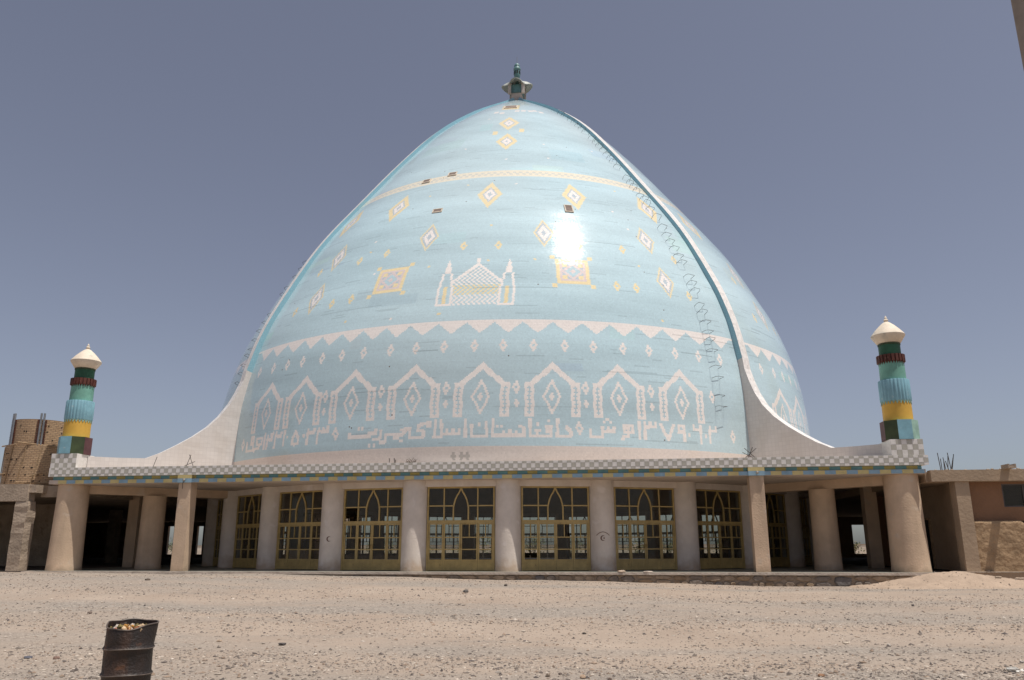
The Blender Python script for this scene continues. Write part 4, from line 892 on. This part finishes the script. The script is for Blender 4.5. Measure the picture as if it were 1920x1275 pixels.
# ------------------------------------------------------------------ oil drum full of rubbish
DX, DY = -4.80, 10.6
DZ = float(ground_z(DX, DY))
DTILT = .0
drum = thing('oil_drum', 'burnt rusty oil drum used as a rubbish bin in the foreground', 'oil drum', (DX, DY, DZ), 0.4)
HD = .90; RD = .2825
def dent(r, z, a):
    k = max(0, (z-.60)/.3); d = 0.022*math.sin(2*a+.6)*k+.010*math.sin(5*a+1.3)*k+.006*math.sin(3*a+z*9)
    d -= .045*math.exp(-((a-3.9)/.35)**2)*max(0, (z-.72)/.18)
    return r+d
prof = [(RD, 0), (RD, .02)]
for zc in (.30, .60):
    prof += [(RD, zc-.03), (RD+.006, zc-.018), (RD+.014, zc-.006), (RD+.014, zc+.006), (RD+.006, zc+.018), (RD, zc+.03)]
for z in (.68, .74, .80, .85, .885): prof.append((RD, z))
mb = MB(); mb.lathe(prof, 72, 0, fn=dent); mb.lathe([(RD-.006, .885), (RD-.006, .6), (RD-.01, .55), (.01, .55)], 72, 0, fn=dent)
def sag(a): return -.062*max(0, math.cos(a+1.545+.35))**1.4+.022*max(0, math.cos(a+1.545+PI-.2))+.006*math.sin(5*a)
mb.v = [(x, y, z+sag(math.atan2(y, x))*max(0, z-.6)/.285) for x, y, z in mb.v]
body = mb.build('body', M['rust'], drum, smooth=True)
mb = MB(); pts = [(dent(RD, .89, a)*math.cos(a), dent(RD, .89, a)*math.sin(a), .888+sag(a)) for a in [2*PI*k/72 for k in range(72)]]
mb.tube(pts, .0085, 6, closed=True); mb.build('rim', M['drumrim'], drum, smooth=True)
for zc in (.30, .60):
    mb = MB(); pts = [((dent(RD, zc, a)+.012)*math.cos(a), (dent(RD, zc, a)+.012)*math.sin(a), zc+.004*math.sin(3*a)) for a in [2*PI*k/72 for k in range(72)]]; mb.tube(pts, .0075, 6, closed=True); mb.build('hoop', M['drumrim'], drum, smooth=True)
def crumple(c, s, m, name, parent=None, seed=0, flat=1.0):
    r_ = random.Random(seed); mb = MB(); n1, n2 = 7, 5; vs = []
    for i in range(n2+1):
        p = PI*i/n2
        for k in range(n1):
            t = 2*PI*k/n1; q = s*r_.uniform(.55, 1.15); vs.append((c[0]+q*math.sin(p)*math.cos(t), c[1]+q*math.sin(p)*math.sin(t), c[2]+q*math.cos(p)*flat))
    mb.add(vs, [(i*n1+k, (i+1)*n1+k, (i+1)*n1+(k+1) % n1, i*n1+(k+1) % n1) for i in range(n2) for k in range(n1)]); return mb
cols_ = [(.45, .22, .05), (.55, .40, .25), (.62, .55, .48), (.30, .12, .05), (.5, .28, .12), (.18, .14, .05), (.55, .15, .10)]
rm = [mat('litter_paper', c_, .8, .2, 8) for c_ in cols_]
mb = MB()
for i in range(95):
    a = random.uniform(0, 6.28); r_ = math.sqrt(random.random())*.25; q = crumple((r_*math.cos(a), r_*math.sin(a), .775+random.uniform(0, .07)-.06*r_*math.sin(a)*0), random.uniform(.015, .045), None, '', None, i); mb.add(q.v, q.f, random.choice(range(7)))
o = mb.build('rubbish', rm, None); o.location = (DX, DY, DZ); o['kind'] = 'stuff'; o['label'] = 'orange and pale litter heaped inside the rusty oil drum'
o = MB(); o.obox((0, 0, 0), (.075, .02, .03), (-.012, .04, 0), (-.01, 0, .035)); o = o.build('broken_board', mat('charred_board', (.10, .08, .065), .9, .2, 6)); o.location = (DX-.16, DY+.02, DZ+.83); tag(o, 'charred board end poking up inside the oil drum', 'board')

# ------------------------------------------------------------------ sand heap, stones, litter
def heap():
    xs = np.linspace(15.5, 25.5, 90); ys = np.linspace(-23.6, -20.02, 44); X, Y = np.meshgrid(xs, ys)
    h = heap_z(X, Y); wx = BX+X*CY_-Y*SY_; wy = BY+X*SY_+Y*CY_; g = ground_z(wx, wy)
    Z = np.where(h > .035, g+h+.012*np.sin(5*X+3*Y)+.02*np.sin(2.1*X)*h+rng.normal(0, .008, X.shape)*(h > .05), g-.02)-ZS
    v = np.stack([X, Y, Z], -1).reshape(-1, 3); i = np.arange(X.size).reshape(X.shape); f = np.stack([i[:-1, :-1], i[:-1, 1:], i[1:, 1:], i[1:, :-1]], -1).reshape(-1, 4)
    me = bpy.data.meshes.new('sand_pile'); me.from_pydata(v.tolist(), [], f.tolist()); me.polygons.foreach_set('use_smooth', [True]*len(f)); me.materials.append(mat('heaped_sand', (0.37, 0.28, 0.21), .97, .08, 2.0, .6, 16)); me.update()
    o = link('sand_pile', me); o.location = (BX, BY, ZS); o.rotation_euler = (0, 0, YAW); tag(o, 'pale heap of sand against the right end of the stone platform', 'sand pile')
heap()
GREYS = np.array([(.20, .17, .145), (.33, .28, .235), (.42, .36, .30), (.15, .125, .11), (.27, .20, .15), (.48, .42, .36), (.10, .085, .08)])
OCT = np.array([(1, 0, 0), (-1, 0, 0), (0, 1, 0), (0, -1, 0), (0, 0, 1), (0, 0, -1)], float)
OF = np.array([(0, 2, 4), (2, 1, 4), (1, 3, 4), (3, 0, 4), (2, 0, 5), (1, 2, 5), (3, 1, 5), (0, 3, 5)])
def gravel():
    n = 150000
    y = 8.2*np.exp(rng.random(n)*math.log(38/8.2)); x = (rng.random(n)*2-1)*(0.72*y+3.5)
    band = 0.5+0.5*np.sin(y*0.95+0.05*x+1.2)+0.35*np.sin(0.35*x+y*1.9)
    keep = rng.random(n) < np.clip(0.22+0.7*band, .2, 1); x, y = x[keep], y[keep]
    lx, ly = to_local(x, y); k = ly < -20.2; x, y, lx, ly = x[k], y[k], lx[k], ly[k]; n = len(x)
    s = np.exp(rng.normal(math.log(.0130), .52, n)); s = np.clip(s, .006, .048)
    z = ground_z(x, y)+np.where((heap_z(lx, ly) > .035), heap_z(lx, ly), 0)
    V = OCT[None]*(1+rng.uniform(-.35, .25, (n, 6, 3)))+rng.uniform(-.22, .22, (n, 6, 3)); a = rng.random(n)*6.28; c, q = np.cos(a), np.sin(a)
    V = V*np.stack([s*rng.uniform(.8, 1.6, n), s*rng.uniform(.7, 1.2, n), s*rng.uniform(.35, .75, n)], -1)[:, None]
    V = np.stack([V[..., 0]*c[:, None]-V[..., 1]*q[:, None], V[..., 0]*q[:, None]+V[..., 1]*c[:, None], V[..., 2]], -1)+np.stack([x, y, z+s*.15], -1)[:, None]
    F = (OF[None]+(np.arange(n)*6)[:, None, None]).reshape(-1, 3)
    me = bpy.data.meshes.new('gravel'); me.from_pydata(V.reshape(-1, 3).tolist(), [], F.tolist())
    cc = GREYS[rng.choice(7, n, p=[.23, .23, .16, .15, .13, .04, .06])]*rng.uniform(.8, 1.2, (n, 1)); cc = np.repeat(np.concatenate([cc, np.ones((n, 1))], 1), 8, 0)
    at = me.attributes.new('stone_colour', 'FLOAT_COLOR', 'FACE'); at.data.foreach_set('color', cc.ravel().astype(np.float32)); me.materials.append(attr_mat('gravel_stone', 'stone_colour', .95, spec=.15)); me.update()
    link('gravel', me, None, kind='stuff', label='loose grey and tan gravel strewn over the dusty forecourt')
gravel()
def px(u, v, zg=None):                       # where a sight line meets the ground (used once, to survey stone positions)
    X, Y_ = u-960, v-637.5; c, s = math.cos(PITCH), math.sin(PITCH); d = Vector((X, 1491*c+Y_*s, 1491*s-Y_*c))
    t = -EYE/d.z
    for _ in range(30): p = Vector((0, 0, EYE))+d*t; t = (float(ground_z(p.x, p.y))-EYE)/d.z
    p = Vector((0, 0, EYE))+d*t; return p
def rock(x, y, z, sx, sy, sz, c, seed, label, name='rock', cat='stone'):
    r_ = random.Random(seed); mb = MB(); n1, n2 = 10, 6; vs = []
    for i in range(n2+1):
        p = PI*i/n2
        for k in range(n1):
            t = 2*PI*k/n1; q = r_.uniform(.78, 1.1); e = lambda v: math.copysign(abs(v)**.75, v)
            vs.append((sx*q*e(math.sin(p))*e(math.cos(t)), sy*q*e(math.sin(p))*e(math.sin(t)), sz*q*e(math.cos(p))+sz*.5))
    mb.add(vs, [(i*n1+k, (i+1)*n1+k, (i+1)*n1+(k+1) % n1, i*n1+(k+1) % n1) for i in range(n2) for k in range(n1)])
    o = mb.build(name, mat('rock_face', c, .93, .15, 9, .6, 25)); o.location = (x, y, z); o.rotation_euler = (0, 0, r_.uniform(0, 6)); tag(o, label, cat); return o
for a_ in (
    (-8.52, 14.94, 0.097, 0.073, 0.025, (0.1, 0.1, 0.12), 'flat slate grey stone left of the oil drum, nearest the left edge'),
    (-7.95, 14.80, 0.066, 0.049, 0.029, (0.22, 0.14, 0.11), 'reddish brown stone between the slate grey stone and the oil drum'),
    (-4.50, 16.52, 0.083, 0.062, 0.028, (0.07, 0.06, 0.055), 'flat black stone lying alone on the pale ground right of the drum'),
    (-5.92, 17.06, 0.070, 0.053, 0.024, (0.4, 0.3, 0.22), 'flat tan stone just behind and right of the oil drum'),
    (-10.81, 21.43, 0.063, 0.047, 0.036, (0.15, 0.11, 0.09), 'small dark stone behind the oil drum, to its left'),
    (-13.62, 30.97, 0.101, 0.075, 0.044, (0.13, 0.1, 0.08), 'dark stone far behind the drum towards the left post'),
    (-1.55, 27.60, 0.098, 0.073, 0.062, (0.12, 0.11, 0.1), 'grey black stone in front of the main double door'),
    (-0.25, 30.66, 0.081, 0.061, 0.052, (0.16, 0.13, 0.11), 'small brown stone in front of the column right of the main door'),
    (-3.36, 12.62, 0.052, 0.039, 0.018, (0.3, 0.24, 0.19), 'flat grey stone at the bottom edge right of the drum'),
    (1.03, 12.57, 0.063, 0.047, 0.032, (0.42, 0.3, 0.21), 'biggest tan stone of the clutter at the bottom centre edge'),
    (0.52, 12.67, 0.041, 0.031, 0.029, (0.22, 0.17, 0.13), 'brown stone left of the biggest tan stone at the bottom edge'),
    (0.72, 12.87, 0.034, 0.026, 0.022, (0.17, 0.13, 0.11), 'small dark stone between two larger stones at the bottom edge'),
    (1.41, 12.42, 0.037, 0.027, 0.024, (0.19, 0.14, 0.11), 'dark stone right of the biggest tan stone at the bottom edge'),
    (4.61, 12.77, 0.053, 0.040, 0.029, (0.3, 0.17, 0.1), 'rust brown stone lying alone at the bottom right'),
    (7.19, 16.18, 0.043, 0.032, 0.036, (0.44, 0.39, 0.34), 'round pale grey stone left of the plastic bag'),
    (1.54, 18.16, 0.048, 0.036, 0.026, (0.09, 0.08, 0.07), 'small black stone on the grey gravel band, right of centre'),
    (11.82, 24.70, 0.058, 0.044, 0.035, (0.13, 0.11, 0.1), 'small dark stone in front of the right corner pillar'),
    (8.58, 14.33, 0.042, 0.032, 0.024, (0.4, 0.36, 0.32), 'pale stone at the right edge beside the plastic bag'),
    (8.97, 25.74, 0.099, 0.074, 0.029, (0.33, 0.26, 0.2), 'flat tan stone in front of the right square post'),
    ):
    x_, y_, a1_, a2_, a3_, c_, l_ = a_; rock(x_, y_, float(ground_z(x_, y_)), a1_, a2_, a3_, c_, int(abs(x_*97+y_*31)), l_)
# bag 7.584490149759532 13.650205673738183
# paper 6.245540336803954 16.979184130063413
# stones and a slab left on the platform edge
def on_platform(lx, ly, sx, sy, sz, c, seed, label):
    o = rock(*W(lx, ly, 0.0), sx, sy, sz, c, seed, label); return o
on_platform(7.15, -19.95, .24, .16, .055, (.46, .36, .28), 5, 'flat tan stone lying on the platform edge below the fifth column')
on_platform(7.05, -19.98, .11, .10, .045, (.30, .20, .15), 15, 'small red brown stone wedged under the flat stone on the platform edge')
on_platform(8.25, -19.9, .30, .16, .03, (.55, .47, .40), 6, 'thin pale slab lying on the platform edge before the sixth door')
on_platform(21.9, -19.8, .09, .07, .07, (.45, .34, .24), 8, 'small round stone on the curb under the mud wall panel')
for i, (lx, ly, s_, c_, l_) in enumerate(((22.6, -20.9, .22, (.40, .31, .24), 'broken slab lying beside the sand heap, nearest the curb'), (23.6, -21.2, .16, (.62, .57, .52), 'whitish broken slab right of the sand heap at the frame edge'), (22.9, -21.6, .18, (.33, .25, .19), 'brown lump of rubble right of the sand heap, farthest from the curb'), (21.6, -21.3, .15, (.36, .28, .21), 'tan rubble lump on the right foot of the sand heap'))):
    p = W(lx, ly, 0); rock(p[0], p[1], float(ground_z(p[0], p[1]))+float(heap_z(lx, ly)), s_, s_*.7, s_*.28, c_, 40+i, l_)
# plastic bag and paper scraps
def film():
    m = bpy.data.materials.new('thin_plastic'); m.use_nodes = True; t = m.node_tree; n = t.nodes; L = t.links; b = n['Principled BSDF']
    b.inputs['Base Color'].default_value = (.50, .475, .43, 1); b.inputs['Roughness'].default_value = .4; b.inputs['Transmission Weight'].default_value = .3; return m
def bag(x, y, s, label, seed, name='plastic_bag', cat='plastic bag'):
    r_ = random.Random(seed); mb = MB(); n1, n2 = 16, 8; vs = []
    for i in range(n2+1):
        p = PI*i/n2
        for k in range(n1):
            t = 2*PI*k/n1; q = s*(r_.uniform(.65, 1.2)); vs.append((1.25*q*math.sin(p)*math.cos(t), .8*q*math.sin(p)*math.sin(t), max(-.0, .55*q*math.cos(p)+.35*s)))
    mb.add(vs, [(i*n1+k, (i+1)*n1+k, (i+1)*n1+(k+1) % n1, i*n1+(k+1) % n1) for i in range(n2) for k in range(n1)])
    mb.add([(s*1.1, 0, .02), (s*1.9, s*.2, .05), (s*2.0, -s*.15, .01), (s*1.2, -s*.3, .03)], [(0, 1, 2, 3)])
    mb.add([(-s*1.1, .0, .02), (-s*1.7, -s*.3, .06), (-s*1.9, s*.1, .01), (-s*1.2, s*.3, .05)], [(3, 2, 1, 0)])
    o = mb.build(name, FILM); o.location = (x, y, float(ground_z(x, y))); tag(o, label, cat)
FILM = film()
bag(7.77, 13.25, .085, 'crumpled whitish plastic bag lying on the ground at the lower right', 3)
FILM = M['m_cap']
bag(6.60, 16.75, .04, 'small white paper scrap on the grey gravel at right of centre', 9, 'paper_scrap', 'paper')
bag(1.05, 13.75, .025, 'tiny white paper scrap on the ground right of centre', 12, 'paper_scrap', 'paper')


# ------------------------------------------------------------------ land behind, seen through the openings
wl = bthing('boundary_wall', 'low pale boundary wall far behind the mosque', 'wall', 0, 95, -.25)
mb = MB(); mb.box(-150, 150, 0, .35, 0, 1.5); mb.build('wall_face', M['m_cap'], wl)
mb = MB(); mb.box(-150, 150, -.05, .4, 1.501, 1.62); mb.build('coping', M['concrete'], wl)
def shrub(lx, ly, h_, w_, dry, label):
    t = thing('shrub', label, 'shrub', W(lx, ly, -.2), random.uniform(0, 6), group='shrubs behind the mosque')
    mb = MB()
    for i in range(6):
        a = random.uniform(0, 6.28); mb.tube([(0, 0, 0), (math.cos(a)*w_*.2, math.sin(a)*w_*.2, h_*.4), (math.cos(a)*w_*.38, math.sin(a)*w_*.38, h_*.8)], [.04, .028, .01], 5)
    mb.build('stems', M['bark'], t)
    n = 520; mb = MB()
    cl = [(random.uniform(-1, 1)*w_*.42, random.uniform(-1, 1)*w_*.42, random.uniform(.3, .9)*h_, random.uniform(.18, .36)*w_) for _ in range(11)]
    for i in range(n):
        cx_, cy_, cz_, cr = random.choice(cl); d = Vector((random.gauss(0, 1), random.gauss(0, 1), random.gauss(0, 1))).normalized()*cr*random.uniform(.5, 1.05)
        p = Vector((cx_, cy_, cz_))+d; p.z = max(p.z, .05); u = Vector((random.gauss(0, 1), random.gauss(0, 1), random.gauss(0, .6))).normalized()*.13; v = u.cross(Vector((random.gauss(0, 1), random.gauss(0, 1), random.gauss(0, 1)))).normalized()*.05
        mb.add([p-u, p+v, p+u, p-v], [(0, 1, 2, 3)], 0 if random.random() > dry else 1)
    mb.build('foliage', [M['leaf'], M['leaf2']], t)
SEEN = {0: 'green shrub glimpsed in the bright slit just left of the left square post',
        5: 'distant low shrub seen through the middle leaves of the third door from the left',
        6: 'nearer leafy shrub seen through the right leaves of the third door from the left',
        7: 'leafy shrub seen through the left leaves of the main door under the dome axis',
        8: 'distant shrub seen through the middle leaves of the main door',
        9: 'dense shrub seen through the rightmost leaf of the main door',
        10: 'shrub seen through the left leaves of the door right of the main door',
        11: 'broad shrub behind the middle leaves of the door right of the main door',
        12: 'near shrub at the rightmost leaf of the door right of the main door',
        13: 'bushy shrub behind the left leaves of the second door right of the main door',
        14: 'distant shrub at the right edge of the second door right of the main door',
        15: 'tall shrub seen through the last glazed door left of the right square post',
        19: 'shrub standing in the bright rectangular opening between the two right columns'}
SRND = random.Random(21)
for i, lx in enumerate(np.linspace(-46, 44, 22)):
    q_ = (float(lx)+SRND.uniform(-1, 1), 33+SRND.uniform(0, 10)+(i % 3)*5, SRND.uniform(1.5, 2.5), SRND.uniform(2.2, 3.6), SRND.uniform(.1, .5))
    if i in SEEN: shrub(*q_, SEEN[i])
